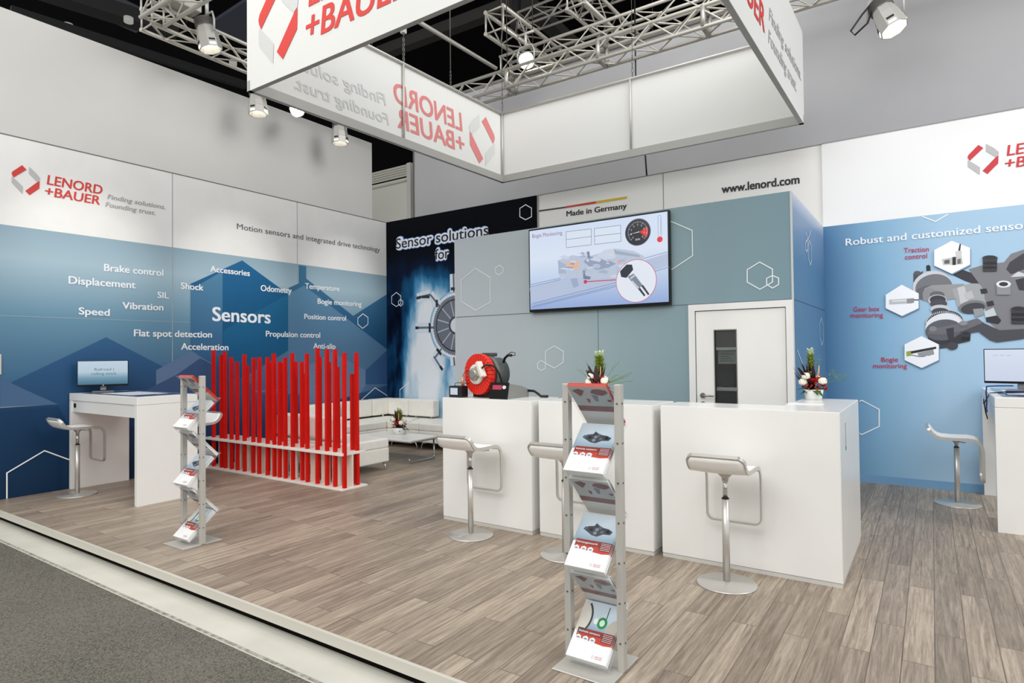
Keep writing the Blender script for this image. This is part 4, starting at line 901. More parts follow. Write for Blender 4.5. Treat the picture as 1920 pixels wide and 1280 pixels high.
s5 = onX(1585, 800, 7.89); m = MB(); m.box(1.198, 1.200, s5.y+3.74-0.012, s5.y+3.74+0.012, 0.86, 1.03).build('door_strip', M((150, 160, 156), 0.4), cC)
MB().box(1.198, 1.2015, s5.y+3.74-0.014, s5.y+3.74+0.014, 0.845, 0.872).build('green_sticker', M((40, 150, 120), 0.5), cC)
ps = onZ(1516, 757, 1.126); tag(MB().box(ps.x-0.14, ps.x+0.10, ps.y-0.10, ps.y+0.05, 1.1255, 1.1275).build('paper_sheet', M((246, 246, 246), 0.5)), 'white paper sheet lying before the flower pot on the right counter', 'paper')

# --- touch screen desks
def desk(label, loc, rz):
    t = thing('exhibition_desk', label, 'desk', loc, rz, 'white touch screen desks'); W, D, H = 1.64, 0.63, 1.118
    MB().rbox(0, W, 0, D, H-0.082, H, 0.003, 1).build('top', GLOSSW, t)
    for x in (0, W-0.055): MB().rbox(x, x+0.055, 0.0, D, 0, H-0.084, 0.002, 1).build('leg_panel', GLOSSW, t)
    MB().box(0.055, W-0.055, 0.012, 0.032, H-0.215, H-0.084).build('apron', M((228, 227, 223), 0.35), t)
    MB().cyl((0.13, 0.0125, H-0.14), (0.13, 0.006, H-0.14), 0.028, n=20).build('cable_hole', BLACK, t)
    MB().box(0.2, W-0.12, 0.06, D-0.05, H-0.001, H+0.004).build('touch_screen', M((70, 84, 104), 0.12), t)
    MB().box(0.55, 1.25, 0.12, D-0.12, H+0.004, H+0.005).build('lit_display', M((206, 212, 218), 0.2, emit=0.75), t)
    MB().tube([(1.0, 0.2, H-0.1), (1.04, 0.22, H-0.2), (1.10, 0.25, H-0.24), (1.16, 0.3, H-0.33), (1.17, 0.3, H-0.45), (1.12, 0.32, H-0.55)], 0.005, 6).build('cable', M((60, 60, 62), 0.5), t)
    return t
desk('white desk at the blue left wall with monitor and drawer apron', (0.014, -5.135, 0), 0)
desk('white desk cut by the right frame edge', (8.812, -0.055, 0), -PI/2)
def monitor(label, loc, rz, bez, scrm, W=0.51, Hh=0.305, glow=0.9):
    t = thing('monitor', label, 'monitor', loc, rz)
    MB().rbox(-W/2, W/2, -0.012, 0.03, 0.07, 0.07+Hh, 0.005, 2).build('housing', bez, t)
    s_ = MB().box(-W/2+0.008, W/2-0.008, -0.0135, -0.0115, 0.07+0.022, 0.07+Hh-0.008).build('screen', scrm, t)
    MB().rbox(-0.03, 0.03, 0.028, 0.055, 0.02, 0.22, 0.006, 1).build('neck', M((150, 150, 152), 0.4), t)
    m = MB(); m.rbox(-0.11, 0.11, -0.05, 0.14, 0.0, 0.014, 0.006, 2); m.build('foot', M((120, 120, 124), 0.35), t)
    return t, s_
mf = Vector((0.24, -4.87, 1.122))
rzm = math.atan2(FW.y, FW.x)*0+math.radians(66)
SC1 = ramp_mat('monitor_screen_left', 'Z', [(0.08, (60, 104, 132)), (0.17, (116, 158, 180)), (0.24, (186, 208, 222)), (0.37, (196, 216, 230))], 0.2, emit=0.9)
mo1, ms1 = monitor('monitor on the left desk showing railroad rolling stock', mf, rzm, BLACKG, SC1)
def local_text(par, body, cx, zc_, wdt, cap, y, mat, bold=0.0):
    put_text(par, 'lettering', Plane((0, y, 0), (1, 0, 0), (0, -1, 0)), body, cx-wdt/2, cx+wdt/2, zc_, cap, mat, 0, bold)
local_text(ms1, 'Railroad |', 0.01, 0.255, 0.19, 0.030, -0.0135, M((70, 96, 122), 0.3, emit=0.8)); local_text(ms1, 'rolling stock', 0.01, 0.205, 0.25, 0.030, -0.0135, M((70, 96, 122), 0.3, emit=0.8))
MB().box(-0.006, 0.006, -0.0145, -0.012, 0.076, 0.088).build('badge', M((200, 200, 200), 0.4), mo1)
SC2 = ramp_mat('monitor_screen_right', 'Z', [(0.08, (206, 214, 236)), (0.37, (216, 226, 242))], 0.2, emit=0.95)
mr = onY(1849, 700, -0.8)
mo2, ms2 = monitor('black framed monitor on the right desk cut by the frame edge', (mr.x+0.26, -0.75, 1.122), math.radians(-12), BLACKG, SC2, 0.55, 0.33)
for k in range(3): MB().box(-0.20+k*0.05, -0.165+k*0.05, -0.0148, -0.0136, 0.335, 0.338).build('screen_line', M((150, 160, 190), 0.3, emit=0.8), ms2)
tag(MB().tube([onY(u, v, -1.0) if v < 730 else Vector((8.80, -1.0+0.05*(k % 2), onY(u, v, -1.0).z)) for k, (u, v) in enumerate(((1900, 723), (1870, 723), (1850, 724), (1838, 735), (1834, 752), (1840, 766), (1852, 772)))], 0.006, 8).build('blue_cable', M((30, 52, 120), 0.4)), 'dark blue cable hanging over the edge of the right desk', 'cable')
tag(MB().tube([Vector((9.3, -1.05, 1.13)), Vector((8.95, -1.02, 1.131)), Vector((8.82, -1.1, 1.12)), Vector((8.775, -1.12, 1.03)), Vector((8.785, -1.1, 0.94)), Vector((8.80, -1.05, 0.88))], 0.005, 8).build('black_cable', BLACK), 'black cable drooping at the left side of the right desk', 'cable')
cy_ = MB(); cy_.tube([(9.42, -1.25, 1.128), (9.2, -1.2, 1.135), (9.05, -1.15, 1.14), (8.93, -1.12, 1.13)], 0.011, 8); tag(cy_.build('cable_bundle', M((22, 34, 84), 0.4)), 'dark blue cable bundle lying before the right monitor', 'cable')

# --- red rod screen
scrn = thing('rod_screen', 'room divider of red rods standing in a white double base', 'room divider', (0, 0, 0))
BW = M((238, 232, 222), 0.4)
MB().rbox(0.03, 2.905, -3.545, -3.17, 0, 0.022, 0.003, 1).build('base_board', BW, scrn)
MB().rbox(0.03, 2.865, -3.52, -3.165, 0.385, 0.418, 0.003, 1).build('upper_board', BW, scrn)
for k in range(14):
    x = 0.12+k*0.2; MB().box(x, x+0.145, -3.37, -3.35, 0.022, 0.385).build('support_slat', M((232, 224, 210), 0.5), scrn)
rods = [(.195, 1.618), (.476, 1.596), (.384, 1.552), (.626, 1.518), (.761, 1.457), (.923, 1.553), (1.114, 1.508), (1.242, 1.514), (1.42, 1.515), (1.564, 1.559), (1.668, 1.456), (1.788, 1.508), (1.933, 1.561), (2.068, 1.455), (2.211, 1.553), (2.392, 1.615), (2.563, 1.6), (2.705, 1.595), (2.862, 1.555)]
rear = [(.09, 1.555), (.638, 1.402), (.92, 1.453), (1.165, 1.453), (1.413, 1.438), (1.701, 1.452), (1.834, 1.308), (2.162, 1.512), (2.338, 1.451), (2.5, 1.39), (2.748, 1.308)]
random.seed(4)
def rod(x, y, z):
    m = MB(); h = 0.0188; lean = random.uniform(-0.012, 0.012)
    m.prism([(x-h, y-h, 0.02), (x+h, y-h, 0.02), (x+h, y+h, 0.02), (x-h, y+h, 0.02)], (lean, 0, z-0.02)); m.build('rod', RED, scrn)
for x, z in rods: rod(x-0.006, -3.475 if x != 2.068 else -3.44, z)
rod(2.84, -3.27, 1.554)
for x, z in rear: rod(x, -3.26, z)

# --- sofa modules round the coffee table
def sofa(label, x0, x1, y0, y1, backs, legs, corner=False):
    cx, cy_2 = (x0+x1)/2, (y0+y1)/2
    t = thing('sofa_module', label, 'sofa', (cx, cy_2, 0), group='white leather sofa modules')
    a, b, c, d = x0-cx+0.003, x1-cx-0.003, y0-cy_2+0.003, y1-cy_2-0.003
    MB().rbox(a, b, c, d, 0.115, 0.30, 0.018, 3).build('seat_base', LEATHER, t)
    MB().rbox(a, b, c, d, 0.30, 0.425, 0.03, 4).build('seat_cushion', LEATHER, t)
    for (p0_, p1_, r0, r1) in backs:
        MB().rbox(p0_-cx, p1_-cx, r0-cy_2, r1-cy_2, 0.455, 0.745, 0.04, 4).build('backrest', LEATHER, t)
        m = MB()
        for e in (0.2, 0.8):
            m.cyl((p0_-cx+(p1_-p0_)*e, (r0+r1)/2-cy_2, 0.42), (p0_-cx+(p1_-p0_)*e, (r0+r1)/2-cy_2, 0.47), 0.018, n=10)
        m.build('backrest_post', CHROME, t)
    for (lx, ly) in legs:
        sx = 1 if lx > cx else -1; lx -= cx; ly -= cy_2
        MB().tube([(lx-sx*0.10, ly, 0.118), (lx-sx*0.05, ly, 0.112), (lx-sx*0.015, ly, 0.085), (lx, ly, 0.04), (lx+sx*0.004, ly, 0.0)], [0.012, 0.012, 0.012, 0.011, 0.011], 8).build('leg', CHROME, t)
    return t
sofa('corner module of the white sofa in the room corner', 0.06, 0.80, -0.82, -0.06, [(0.07, 0.25, -0.60, -0.07), (0.25, 0.735, -0.25, -0.07)], [(0.74, -0.76)])
sofa('white sofa module at the back wall right of the corner module', 0.80, 1.52, -0.82, -0.06, [(0.745, 1.33, -0.25, -0.07)], [(0.87, -0.77), (1.47, -0.80)])
sofa('white sofa module at the back wall nearest the left counter', 1.52, 2.24, -0.82, -0.06, [(1.55, 2.2, -0.25, -0.07)], [(1.57, -0.80), (2.19, -0.80)])
sofa('white sofa module at the left wall next to the corner module', 0.06, 0.82, -1.56, -0.82, [(0.07, 0.25, -1.22, -0.61)], [(0.77, -1.5), (0.77, -0.9)])
sofa('white sofa module at the left wall partly behind the red rods', 0.06, 0.82, -2.30, -1.56, [(0.07, 0.25, -1.95, -1.36)], [(0.77, -2.25), (0.77, -1.62)])
sofa('white sofa end module with its back to the red rods', 1.66, 2.40, -3.06, -2.32, [(1.42+0.25, 2.22, -3.05, -2.87)], [(2.36, -2.36), (2.36, -3.02), (1.70, -2.36)])
sofa('white sofa module behind the middle of the red rods', 0.92, 1.66, -3.06, -2.32, [(0.98, 1.62, -3.05, -2.87)], [(1.62, -2.36), (0.96, -2.36)])
tb = thing('coffee_table', 'low white coffee table on chrome sled legs between the sofas', 'coffee table', (1.83, -1.62, 0))
MB().rbox(-0.59, 0.57, -0.30, 0.32, 0.308, 0.332, 0.004, 1).build('table_top', GLOSSW, tb)
MB().box(-0.585, 0.565, -0.295, 0.315, 0.296, 0.308).build('apron', M((150, 146, 138), 0.4, 0.3), tb)
for x in (-0.52, 0.49):
    MB().tube(rect_loop([((x-0.01, -0.24, 0.30), 0), ((x, -0.24, 0.012), 0.05), ((x, 0.28, 0.012), 0.05), ((x-0.01, 0.28, 0.30), 0)])[1:-1]+[Vector((x-0.01, 0.28, 0.30))], 0.013, 8).build('leg', CHROME, tb)

# --- flowers
def flowers(label, loc, rnd, sc=1.0, spike=0.34, pot_h=0.10, pot_r=0.085, fine=6):
    random.seed(rnd); t = thing('flower_arrangement', label, 'flowers', loc); t.scale = (sc, sc, sc)
    MB().lathe([(pot_r*0.74, 0), (pot_r*0.8, 0.004), (pot_r*0.92, pot_h*0.5), (pot_r, pot_h), (pot_r*0.94, pot_h), (pot_r*0.84, pot_h*0.6), (pot_r*0.5, pot_h*0.55)], n=28).build('pot', M((240, 240, 238), 0.2), t)
    def leaf(m, base, dirv, L_, wd, curl=0.2):
        base, dirv = Vector(base), Vector(dirv).normalized(); side = dirv.cross(Vector((0, 0, 1)))
        side = side.normalized() if side.length > 0.05 else Vector((1, 0, 0)); up_ = side.cross(dirv); prev = None
        for k in range(6):
            f = k/5; p = base+dirv*L_*f-Vector((0, 0, 1))*curl*L_*f*f; ww = wd*math.sin(PI*min(0.97, 0.12+0.86*f))
            row = [m.bm.verts.new(p-side*ww), m.bm.verts.new(p-up_*ww*0.3), m.bm.verts.new(p+side*ww)]
            if prev:
                for i in range(2): fc = m.bm.faces.new([prev[i], prev[i+1], row[i+1], row[i]]); fc.smooth = True
            prev = row
    def rd(el0, el1):
        a = random.uniform(0, 2*PI); e = math.radians(random.uniform(el0, el1)); return Vector((math.cos(a)*math.cos(e), math.sin(a)*math.cos(e), math.sin(e)))
    m = MB()
    for k in range(16): leaf(m, (0, 0, pot_h*0.9), rd(0, 40), random.uniform(0.10, 0.17), 0.024, 0.5)
    m.build('green_leaves', M((46, 92, 38), 0.45, noise=0.2, nscale=12), t)
    m = MB()
    for k in range(13): leaf(m, (random.uniform(-.03, .0), random.uniform(-.03, .02), pot_h), rd(48, 84)+Vector((-0.25, -0.1, 0)), random.uniform(0.16, 0.27), 0.027, 0.0)
    m.build('burgundy_leaves', M((52, 22, 24), 0.4, noise=0.2, nscale=12), t)
    m = MB(); tip = MB()
    for k in range(3):
        bx_, by_ = random.uniform(-.02, .03), random.uniform(-.02, .02); h = spike*random.uniform(0.9, 1.05); m.cyl((bx_*0.5, by_*0.5, pot_h), (bx_, by_, pot_h+h), 0.006, n=6)
        for j in range(46):
            f = j/46; zz = pot_h+h*(0.45+0.55*f); a = j*2.4; d = Vector((math.cos(a), math.sin(a), 0.9)); (leaf(m if f < 0.72 else tip, (bx_, by_, zz), d, 0.05 if f < 0.72 else 0.042, 0.008, 0.0))
    m.build('green_spike', M((138, 158, 48), 0.5, noise=0.2, nscale=20), t); tip.build('spike_flower', M((226, 238, 206), 0.5), t)
    for k, (dx, dy, dz) in enumerate(((0.075, -0.05, 0.07), (-0.07, -0.06, 0.06), (-0.045, -0.075, 0.11), (0.02, 0.07, 0.08))):
        m = MB(); c = Vector((dx, dy, pot_h+dz))
        m.sphere(c, 0.029, 12, (1, 1, 0.9))
        for nn_, dr, el in ((8, 0.020, -15), (8, 0.021, 20), (6, 0.020, 50), (3, 0.016, 78)):
            for j in range(nn_):
                a = 2*PI*j/nn_+el; e = math.radians(el); d = Vector((math.cos(a)*math.cos(e), math.sin(a)*math.cos(e), math.sin(e))); m.sphere(c+d*dr, 0.0155, 8)
        m.build('white_rose', M((244, 238, 222), 0.55), t)
    m = MB()
    for k in range(48):
        d = rd(0, 55); m.sphere(Vector((0, 0, pot_h))+d*random.uniform(0.06, 0.115), random.uniform(0.007, 0.012), 7)
    m.build('red_berries', M((150, 30, 30), 0.4), t)['kind'] = 'stuff'
    m = MB(); leaf(m, (0.0, -0.02, pot_h+0.06), (0.1, -0.9, 0.5), 0.10, 0.042, 0.1); leaf(m, (0.02, -0.02, pot_h+0.07), (0.6, -0.6, 0.6), 0.09, 0.036, 0.1); m.build('red_anthurium', M((190, 30, 40), 0.25), t)
    m = MB(); m.tube([(0.03, -0.06, pot_h+0.08), (0.05, -0.07, pot_h+0.14), (0.055, -0.075, pot_h+0.20)], [0.006, 0.006, 0.003], 8); m.build('anthurium_spadix', M((222, 172, 110), 0.4), t)
    m = MB(); dots = MB()
    for k in range(fine):
        d = rd(25, 75)+Vector((0.35, 0, 0)); L_ = random.uniform(0.22, 0.36); pts = [Vector((0, 0, pot_h))+d.normalized()*L_*f-Vector((0, 0, 0.05))*f*f for f in (0, 0.35, 0.7, 1)]; m.tube(pts, 0.0016, 5)
        for j in range(9): dots.sphere(pts[3]-(pts[3]-pts[2])*random.random()*1.2+Vector((random.uniform(-.03, .03), random.uniform(-.03, .03), random.uniform(-.02, .03))), 0.0035, 5)
    m.build('fine_grass', M((86, 120, 60), 0.5), t); dots.build('grass_seeds', M((120, 150, 84), 0.5), t)['kind'] = 'stuff'
    return t
p3 = onZ(1525, 751, 1.125); flowers('flower arrangement in white pot on the right counter', (7.585, -2.66, 1.125), 3, 0.98, 0.33, 0.085, 0.075)
p2 = onZ(1130, 740, 1.125); flowers('flower arrangement behind the near brochure rack on the middle counter', (6.03, -3.42, 1.125), 8, 0.95, 0.33, fine=14)
flowers('small flower arrangement in white bowl on the coffee table', (1.72, -1.44, 0.332), 5, 1.1, 0.24, 0.09, 0.10, 3)

# --- machines on the left counter
CZ = 1.125
mc = thing('wheel_demonstrator', 'red ring wheel machine with black motor on the left counter', 'machine', (4.955, -3.60, CZ), -0.21)
MB().rbox(-0.13, 0.14, -0.045, 0.16, 0, 0.075, 0.004, 1).build('base_block', BLACK, mc)
MB().cyl((0, 0.0, 0.215), (0, 0.17, 0.215), 0.15, n=40).build('motor_housing', M((74, 76, 76), 0.45, noise=0.05), mc)
MB().cyl((0, -0.01, 0.215), (0, 0.05, 0.215), 0.172, n=40).build('grey_ring', M((98, 102, 98), 0.5), mc)
m = MB(); m.rbox(-0.06, 0.06, 0.0, 0.10, 0.375, 0.41, 0.01, 2); m.build('top_bracket', M((62, 66, 64), 0.5), mc)
m = MB()
n = 30
for i in range(n):
    a, b = 2*PI*i/n+0.016, 2*PI*(i+1)/n-0.016
    m.prism([(r_*math.cos(x), -0.10+0.0*(i % 2), 0.215+r_*math.sin(x)) for r_, x in ((0.085, a), (0.188, a), (0.188, b), (0.085, b))], (0, 0.05, 0))
m.build('red_ring', M((226, 40, 22), 0.4), mc)
MB().cyl((0, -0.09, 0.215), (0, -0.03, 0.215), 0.182, n=40).build('ring_backing', M((150, 22, 12), 0.5), mc)
MB().lathe([(0.092, -0.10), (0.092, -0.125), (0.08, -0.13), (0.05, -0.13)], (0, 0, 0.215), 16, 'y').build('hub_plate', M((222, 222, 214), 0.4), mc)
MB().lathe([(0.055, -0.13), (0.055, -0.155), (0.048, -0.165), (0.03, -0.167)], (0, 0, 0.215), 28, 'y').build('hub_cap', M((170, 168, 162), 0.3, 0.7), mc)
RM = Matrix.Translation((0.098, -0.14, 0.262)) @ Matrix.Rotation(math.radians(-27), 4, 'Y')
m = MB(); m.rbox(-0.018, 0.018, -0.03, 0.03, -0.075, 0.075, 0.004, 1, RM); m.build('connector_block', M((228, 226, 214), 0.4), mc)
m = MB(); m.rbox(-0.06, -0.016, -0.022, 0.025, -0.05, 0.05, 0.006, 1, RM); m.build('connector_neck', M((170, 166, 150), 0.4), mc)
MB().tube([(0.115, -0.14, 0.275), (0.15, -0.14, 0.298), (0.19, -0.11, 0.302), (0.215, -0.07, 0.28), (0.222, -0.03, 0.22), (0.22, 0.0, 0.15), (0.218, 0.02, 0.135)], 0.0095, 8).build('cable', BLACK, mc)
MB().tube([(0.14, 0.1, 0.32), (0.17, 0.09, 0.36), (0.22, 0.08, 0.385), (0.27, 0.08, 0.385)], 0.012, 8).build('hose', BLACK, mc)
MB().tube([(0.14, 0.1, 0.33), (0.20, 0.09, 0.39), (0.27, 0.08, 0.415), (0.32, 0.08, 0.405), (0.315, 0.08, 0.385), (0.27, 0.08, 0.383)], 0.0035, 6).build('cable', BLACK, mc)
ax = thing('drive_controller', 'black and grey controller box beside the red wheel machine', 'controller', (5.21, -3.72, CZ))
m = MB(); m.prism([(-0.085, -0.03, 0.0), (-0.085, 0.33, 0.0), (-0.085, 0.33, 0.07), (-0.085, 0.22, 0.105), (-0.085, 0.02, 0.135), (-0.085, -0.005, 0.135)], (0.17, 0, 0)); m.build('case', M((136, 136, 132), 0.45), ax)
m = MB(); m.prism([(-0.095, -0.045, 0.0), (-0.095, -0.03, 0.0), (-0.095, 0.004, 0.145), (-0.095, -0.011, 0.145)], (0.19, 0, 0)); m.build('front_panel', BLACKG, ax)
Pf = Plane((0, -0.045, 0), (1, 0, 0), (0, -1, 0.235), (0, 0.228, 0.974))
decal(ax, 'red_display', Pf, [[(-0.07, 0.085), (0.03, 0.085), (0.03, 0.125), (-0.07, 0.125)]], M((206, 56, 92), 0.3, emit=0.8), 1, st=True)
m = MB(); kb = Pf.at(0.062, 0.105); m.cyl(kb, kb+Vector((0, -0.015, 0.003)), 0.016, n=18); m.build('knob', M((220, 220, 216), 0.3), ax)
tag(MB().tube([(5.25, -3.40, CZ+0.06), (5.36, -3.40, CZ+0.055), (5.42, -3.42, CZ+0.03), (5.45, -3.43, CZ+0.012), (5.52, -3.42, CZ+0.0125)], 0.0115, 8).build('power_lead', BLACK), 'black power lead curling behind the controller box', 'cable')
dx_ = thing('display_box', 'small black box with white display left of the red wheel machine', 'display', (4.72, -3.76, CZ))
MB().rbox(-0.075, 0.075, 0, 0.1, 0, 0.105, 0.004, 1).build('case', BLACK, dx_)
MB().box(-0.055, 0.03, -0.002, 0.001, 0.025, 0.088).build('display', M((206, 216, 232), 0.2, emit=0.9), dx_)
m = MB(); m.tube([(-0.04, 0.05, 0.10), (-0.04, 0.05, 0.125), (-0.01, 0.05, 0.135), (0.06, 0.07, 0.13), (0.12, 0.1, 0.128)], 0.003, 6); m.build('cable', BLACK, dx_)
sn = thing('sensor_cylinder', 'small copper coloured sensor standing on the black display box', 'sensor', (4.765, -3.70, CZ+0.105))
MB().cyl((0, 0, 0), (0, 0, 0.085), 0.015, n=16).build('body', M((206, 160, 130), 0.35, 0.4), sn)
MB().tube([(0, 0, 0.085), (0.01, 0, 0.11), (0.04, 0.02, 0.14), (0.07, 0.03, 0.15)], 0.003, 6).build('cable', BLACK, sn)

# --- brochure racks
RK = M((196, 193, 186), 0.45, 0.35)
FZ = (1.37, 0.925, 0.465, 0.028); BZ = (1.150, 0.690, 0.225); FY, BYY = -0.085, 0.145; TX = 0.115
def rack(label, loc):
    t = thing('brochure_rack', label, 'brochure rack', loc, 0, 'zigzag brochure racks')
    m = MB(); m.rbox(-0.155, 0.155, -0.165, 0.165, 0, 0.007, 0.003, 1); m.build('base_plate', RK, t)
    for x in (-0.142, 0.142): MB().rbox(x-0.017, x+0.017, -0.021, 0.021, 0.006, 1.372, 0.004, 2).build('post', RK, t)
    m = MB()
    for x in (-0.142, 0.142):
        for k in range(7):
            z_ = 0.14+k*0.19
            m.cyl((x, -0.0215, z_), (x, -0.0235, z_), 0.005, n=8); m.cyl((x+0.0175, 0, z_), (x+0.0195, 0, z_), 0.005, n=8)
    m.build('bolt', M((120, 118, 112), 0.4, 0.7), t)
    for i in range(3):
        for (a, b, front) in (((FY, FZ[i]), (BYY, BZ[i]), False), ((BYY, BZ[i]), (FY, FZ[i+1]), True)):
            A, B = Vector((0, a[0], a[1])), Vector((0, b[0], b[1])); d = (B-A).normalized(); nrm = Vector((0, -d.z, d.y))
            if nrm.z < 0: nrm = -nrm
            m = MB(); o_ = [A-d*0.0, B, B+nrm*0.003, A+nrm*0.003]
            m.prism([p+Vector((-TX, 0, 0)) for p in o_], (2*TX, 0, 0))
            lip = [B, B+nrm*0.045, B+nrm*0.045+d*0.003, B+d*0.003]; m.prism([p+Vector((-TX, 0, 0)) for p in lip], (2*TX, 0, 0))
            m.build('tray', ACRYL, t)
    return t
def brochure_proto(kind):
    """A4 booklet lying in its own xy plane: x width, y up the page, z = cover"""
    t = thing('brochure', '', 'brochure'); Wd, Ln, Th = 0.105, 0.295, 0.005
    pages = MB().box(-Wd, Wd, 0, Ln, 0, Th).build('pages', M((240, 240, 238), 0.45) if kind != 'd' else M((204, 62, 40), 0.45), t)
    def pr_(name, par, pts, c, z, flip=False):
        m = MB(); m.poly([(x*(-1 if flip else 1), y, z) for x, y in pts]); f = m.bm.faces[:][0]; f.normal_update()
        if (f.normal.z < 0) != flip: f.normal_flip()
        return m.build(name, M(c, 0.25) if not isinstance(c, bpy.types.Material) else c, par, recalc=False)
    R = lambda x0, x1, y0, y1: [(x0, y0), (x1, y0), (x1, y1), (x0, y1)]
    z = Th+0.0003
    if kind in 'abc':
        SKY = ramp_mat('cover_photo', 'Y', [(0.12, (110, 136, 156)), (0.2, (178, 196, 208)), (0.3, (206, 216, 224))], 0.25)
        ph = pr_('cover_photo', pages, R(-Wd, Wd, 0.135, Ln), SKY, z)
        pr_('cover_band', pages, [(-Wd*0.86, 0.098), (-Wd*0.86, 0.142), (Wd*0.2, 0.142), (Wd, 0.142), (Wd, 0.09), (Wd*0.6, 0.085)], (188, 60, 40), z+0.0002)
        pr_('cover_band', pages, R(-Wd*0.86, Wd, 0.118, 0.148), (138, 46, 36), z+0.0004)
        pr_('cover_list', pages, R(Wd*0.42, Wd, 0.10, 0.148), (104, 28, 34), z+0.0006)
        Pz = Plane((0, 0, z+0.0006), (1, 0, 0), (0, 0, 1), (0, 1, 0))
        def bt(body, x0, x1, y, cap, mat): put_text(pages, 'lettering', Pz, body, x0, x1, y, cap, mat, 0, 0.004)
        bt('Vehicle sensors' if kind == 'a' else 'Fahrzeugsensorik' if kind == 'b' else 'Vehicle sensors', -Wd*0.8, Wd*0.3, 0.127, 0.010, PW)
        m = MB()
        for k in range(5): m.poly([(Wd*0.46, 0.105+k*0.0085, z+0.0009), (Wd*0.95, 0.105+k*0.0085, z+0.0009), (Wd*0.95, 0.1075+k*0.0085, z+0.0009), (Wd*0.46, 0.1075+k*0.0085, z+0.0009)])
        m.build('list_lines', M((230, 200, 196), 0.4), pages)
        for cx in (-0.075, -0.035, 0.002):
            pr_('hexagon_picture', pages, [(cx+0.017*math.cos(a), 0.098+0.015*math.sin(a)) for a in [PI/6+PI/3*i for i in range(6)]], (232, 236, 238), z+0.0008); pr_('hexagon_picture', pages, [(cx+0.010*math.cos(a), 0.098+0.005*math.sin(a)) for a in [2*PI/8*i for i in range(8)]], (146, 150, 158), z+0.001)
        pr_('logo_mark', pages, [(0.030+0.007*math.cos(a), 0.024+0.008*math.sin(a)) for a in [PI/6+PI/3*i for i in range(6)]], (176, 176, 178), z+0.0003); pr_('logo_mark', pages, [(0.030+0.0045*math.cos(a), 0.024+0.005*math.sin(a)) for a in [PI/6+PI/3*i for i in range(6)]], (240, 240, 238), z+0.0005)
        bt('LENORD', 0.042, 0.082, 0.0255, 0.006, M((196, 120, 120), 0.4)); bt('+BAUER', 0.042, 0.080, 0.0165, 0.006, M((196, 120, 120), 0.4))
        if kind in 'ab':
            bog = [[(-0.075, 0.205), (-0.05, 0.222), (-0.02, 0.228), (-0.012, 0.245), (0.004, 0.235), (0.03, 0.225), (0.06, 0.222), (0.085, 0.21), (0.075, 0.192), (0.04, 0.19), (0.01, 0.172), (-0.02, 0.176), (-0.05, 0.192)]]
            for pl in bog: pr_('bogie_picture', ph, pl, (66, 70, 78), z+0.0004)
            for k in range(7): pr_('bogie_picture', ph, [(x0+0.010*math.cos(a), y0+0.009*math.sin(a)) for a in [2*PI/10*i for i in range(10)] for x0, y0 in [((-0.06, 0.21), (-0.03, 0.205), (0.0, 0.21), (0.03, 0.2), (0.06, 0.207), (-0.005, 0.19), (0.015, 0.222))[k]]], ((96, 100, 108), (38, 40, 46), (130, 134, 142))[k % 3], z+0.0006)
        else:
            pr_('gear_picture', ph, [(-0.14+0.095*math.cos(a), 0.20+0.105*math.sin(a)) for a in [-0.95+1.9*i/16 for i in range(17)]]+[(-Wd, 0.29), (-Wd, 0.14)], (206, 202, 192), z+0.0004)
            pr_('gear_picture', ph, [(-0.14+0.105*math.cos(a), 0.20+0.115*math.sin(a)) for a in [-0.7+1.5*i/16 for i in range(17)]]+[(-0.14+0.095*math.cos(a), 0.20+0.105*math.sin(a)) for a in [0.8-1.5*i/16 for i in range(17)]], (60, 60, 60), z+0.0006)
            pr_('green_ring', ph, [(0.022+0.026*math.cos(a), 0.192+0.03*math.sin(a)) for a in [2*PI/24*i for i in range(24)]], (34, 130, 70), z+0.0006); pr_('green_ring', ph, [(0.022+0.014*math.cos(a), 0.192+0.017*math.sin(a)) for a in [2*PI/20*i for i in range(20)]], (196, 222, 200), z+0.0008)
            pr_('green_ring', ph, [(-0.012+0.013*math.cos(a), 0.195+0.016*math.sin(a)) for a in [2*PI/20*i for i in range(20)]], (224, 226, 220), z+0.0006)
            pr_('gear_picture', ph, [(0.105-0.06*math.cos(a), 0.135+0.09*math.sin(a)) for a in [PI/2*i/10 for i in range(11)]]+[(0.105, 0.135)], (176, 172, 160), z+0.0005); pr_('gear_picture', ph, R(0.035, 0.039, 0.2, 0.28), (40, 44, 48), z+0.0005)
    # back cover
    zb = -0.0003
    pr_('back_cover', pages, R(-Wd, Wd, 0.0, 0.15), (228, 228, 226), zb, True)
    pr_('back_cover', pages, R(-Wd, Wd, 0.15, Ln), (186, 194, 202), zb, True)
    for pl in ([(-0.08, 0.25), (-0.045, 0.265), (-0.02, 0.25), (-0.035, 0.225), (-0.05, 0.205), (-0.065, 0.225)], [(-0.03, 0.19), (-0.012, 0.185), (-0.018, 0.155), (-0.026, 0.16)], [(0.005, 0.235), (0.02, 0.26), (0.05, 0.265), (0.085, 0.255), (0.09, 0.235), (0.06, 0.215), (0.03, 0.22)], [(0.07, 0.185), (0.09, 0.185), (0.088, 0.168), (0.072, 0.17)]):
        pr_('world_map', pages, [(x*1.12, 0.232+(y-0.215)*0.98) for x, y in pl], (112, 30, 36), zb-0.0003, True)
    pr_('world_map', pages, [(0.005, 0.24), (0.04, 0.23), (0.028, 0.185), (0.012, 0.19)], (104, 118, 140), zb-0.0003, True)
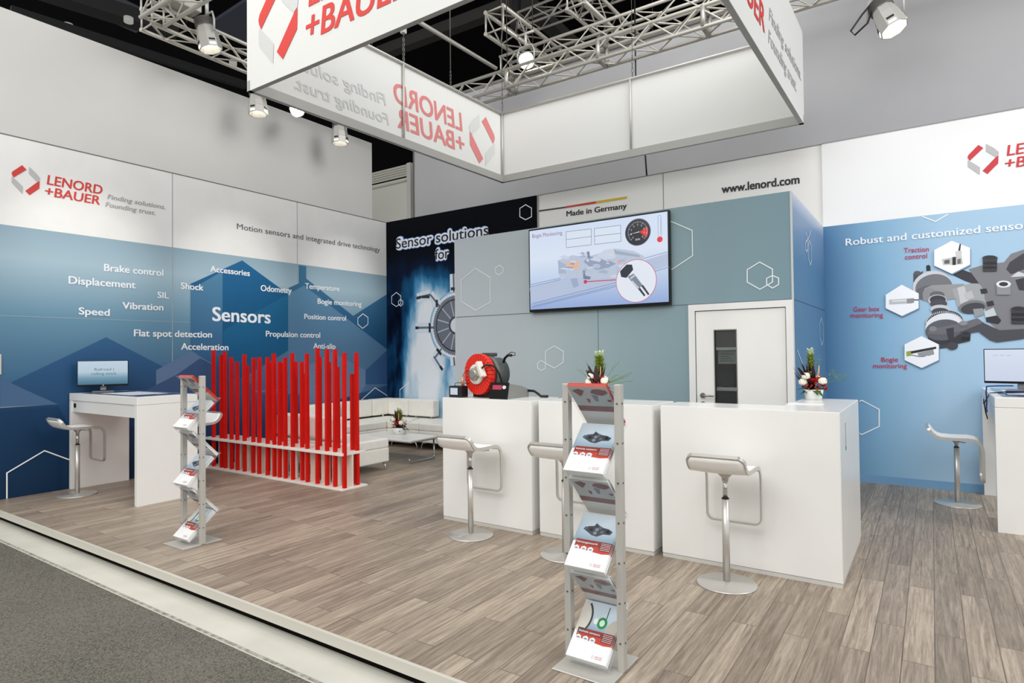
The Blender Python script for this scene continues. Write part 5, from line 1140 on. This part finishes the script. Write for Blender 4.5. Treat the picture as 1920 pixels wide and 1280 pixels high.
    pr_('back_band', pages, R(-Wd, Wd, 0.108, 0.15), (122, 34, 34), zb-0.0003, True)
    return t
protos = {k: brochure_proto(k) for k in 'abcd'}
used = set(); ORD = ('topmost', 'second', 'third', 'fourth', 'fifth', 'sixth')
def fill_rack(where, loc):
    loc = Vector(loc)
    for i in range(3):
        for (a, b, front, kind) in (((FY, FZ[i]), (BYY, BZ[i]), False, 'dab'[i]), ((BYY, BZ[i]), (FY, FZ[i+1]), True, 'abc'[i])):
            A, B = Vector((0, a[0], a[1])), Vector((0, b[0], b[1])); d = (A-B).normalized()
            nrm = Vector((0, -d.z, d.y)); nrm = nrm if nrm.z > 0 else -nrm
            xax = d.cross(nrm)   # right hand side when reading up the page
            nB = 6 if front else 4
            for k in range(nB):
                pr2 = protos[kind]
                o = pr2 if kind not in used else dup(pr2); used.add(kind)
                jit = ((k*37) % 5-2)*0.0012
                pos = loc+B+d*(0.004+0.0)+nrm*(0.0045+k*0.0062)+xax*jit
                mm = Matrix(((xax.x, d.x, nrm.x, pos.x), (xax.y, d.y, nrm.y, pos.y), (xax.z, d.z, nrm.z, pos.z), (0, 0, 0, 1)))
                o.rotation_mode = 'QUATERNION'; o.location = pos; o.rotation_quaternion = mm.to_quaternion()
                lev = ('upper', 'middle', 'lowest')[i]
                o['label'] = '%s brochure down in the %s %s tray of the %s' % (ORD[nB-1-k], lev, 'front facing' if front else 'rear leaning', where)
                o['group'] = 'brochures in the racks'
RN, RL = (6.992, -5.452, 0), (3.310, -5.456, 0)
rk = rack('zigzag brochure rack in the foreground with two grey posts', RN)
rk2 = dup(rk, RL, label='zigzag brochure rack further left near the white desk')
fill_rack('near rack', RN); fill_rack('left rack', RL)

# small white board at the left frame edge
bp0 = onX(-12, 664, 0.0); bp1 = onX(2, 702, 0.0)
ib = thing('info_board', 'small white board on the blue wall at the left frame edge', 'board', (0.001, bp1.y, bp1.z))
MB().rbox(0, 0.012, -0.28, 0, 0, bp0.z-bp1.z, 0.003, 1).build('board', M((214, 210, 196), 0.5), ib)
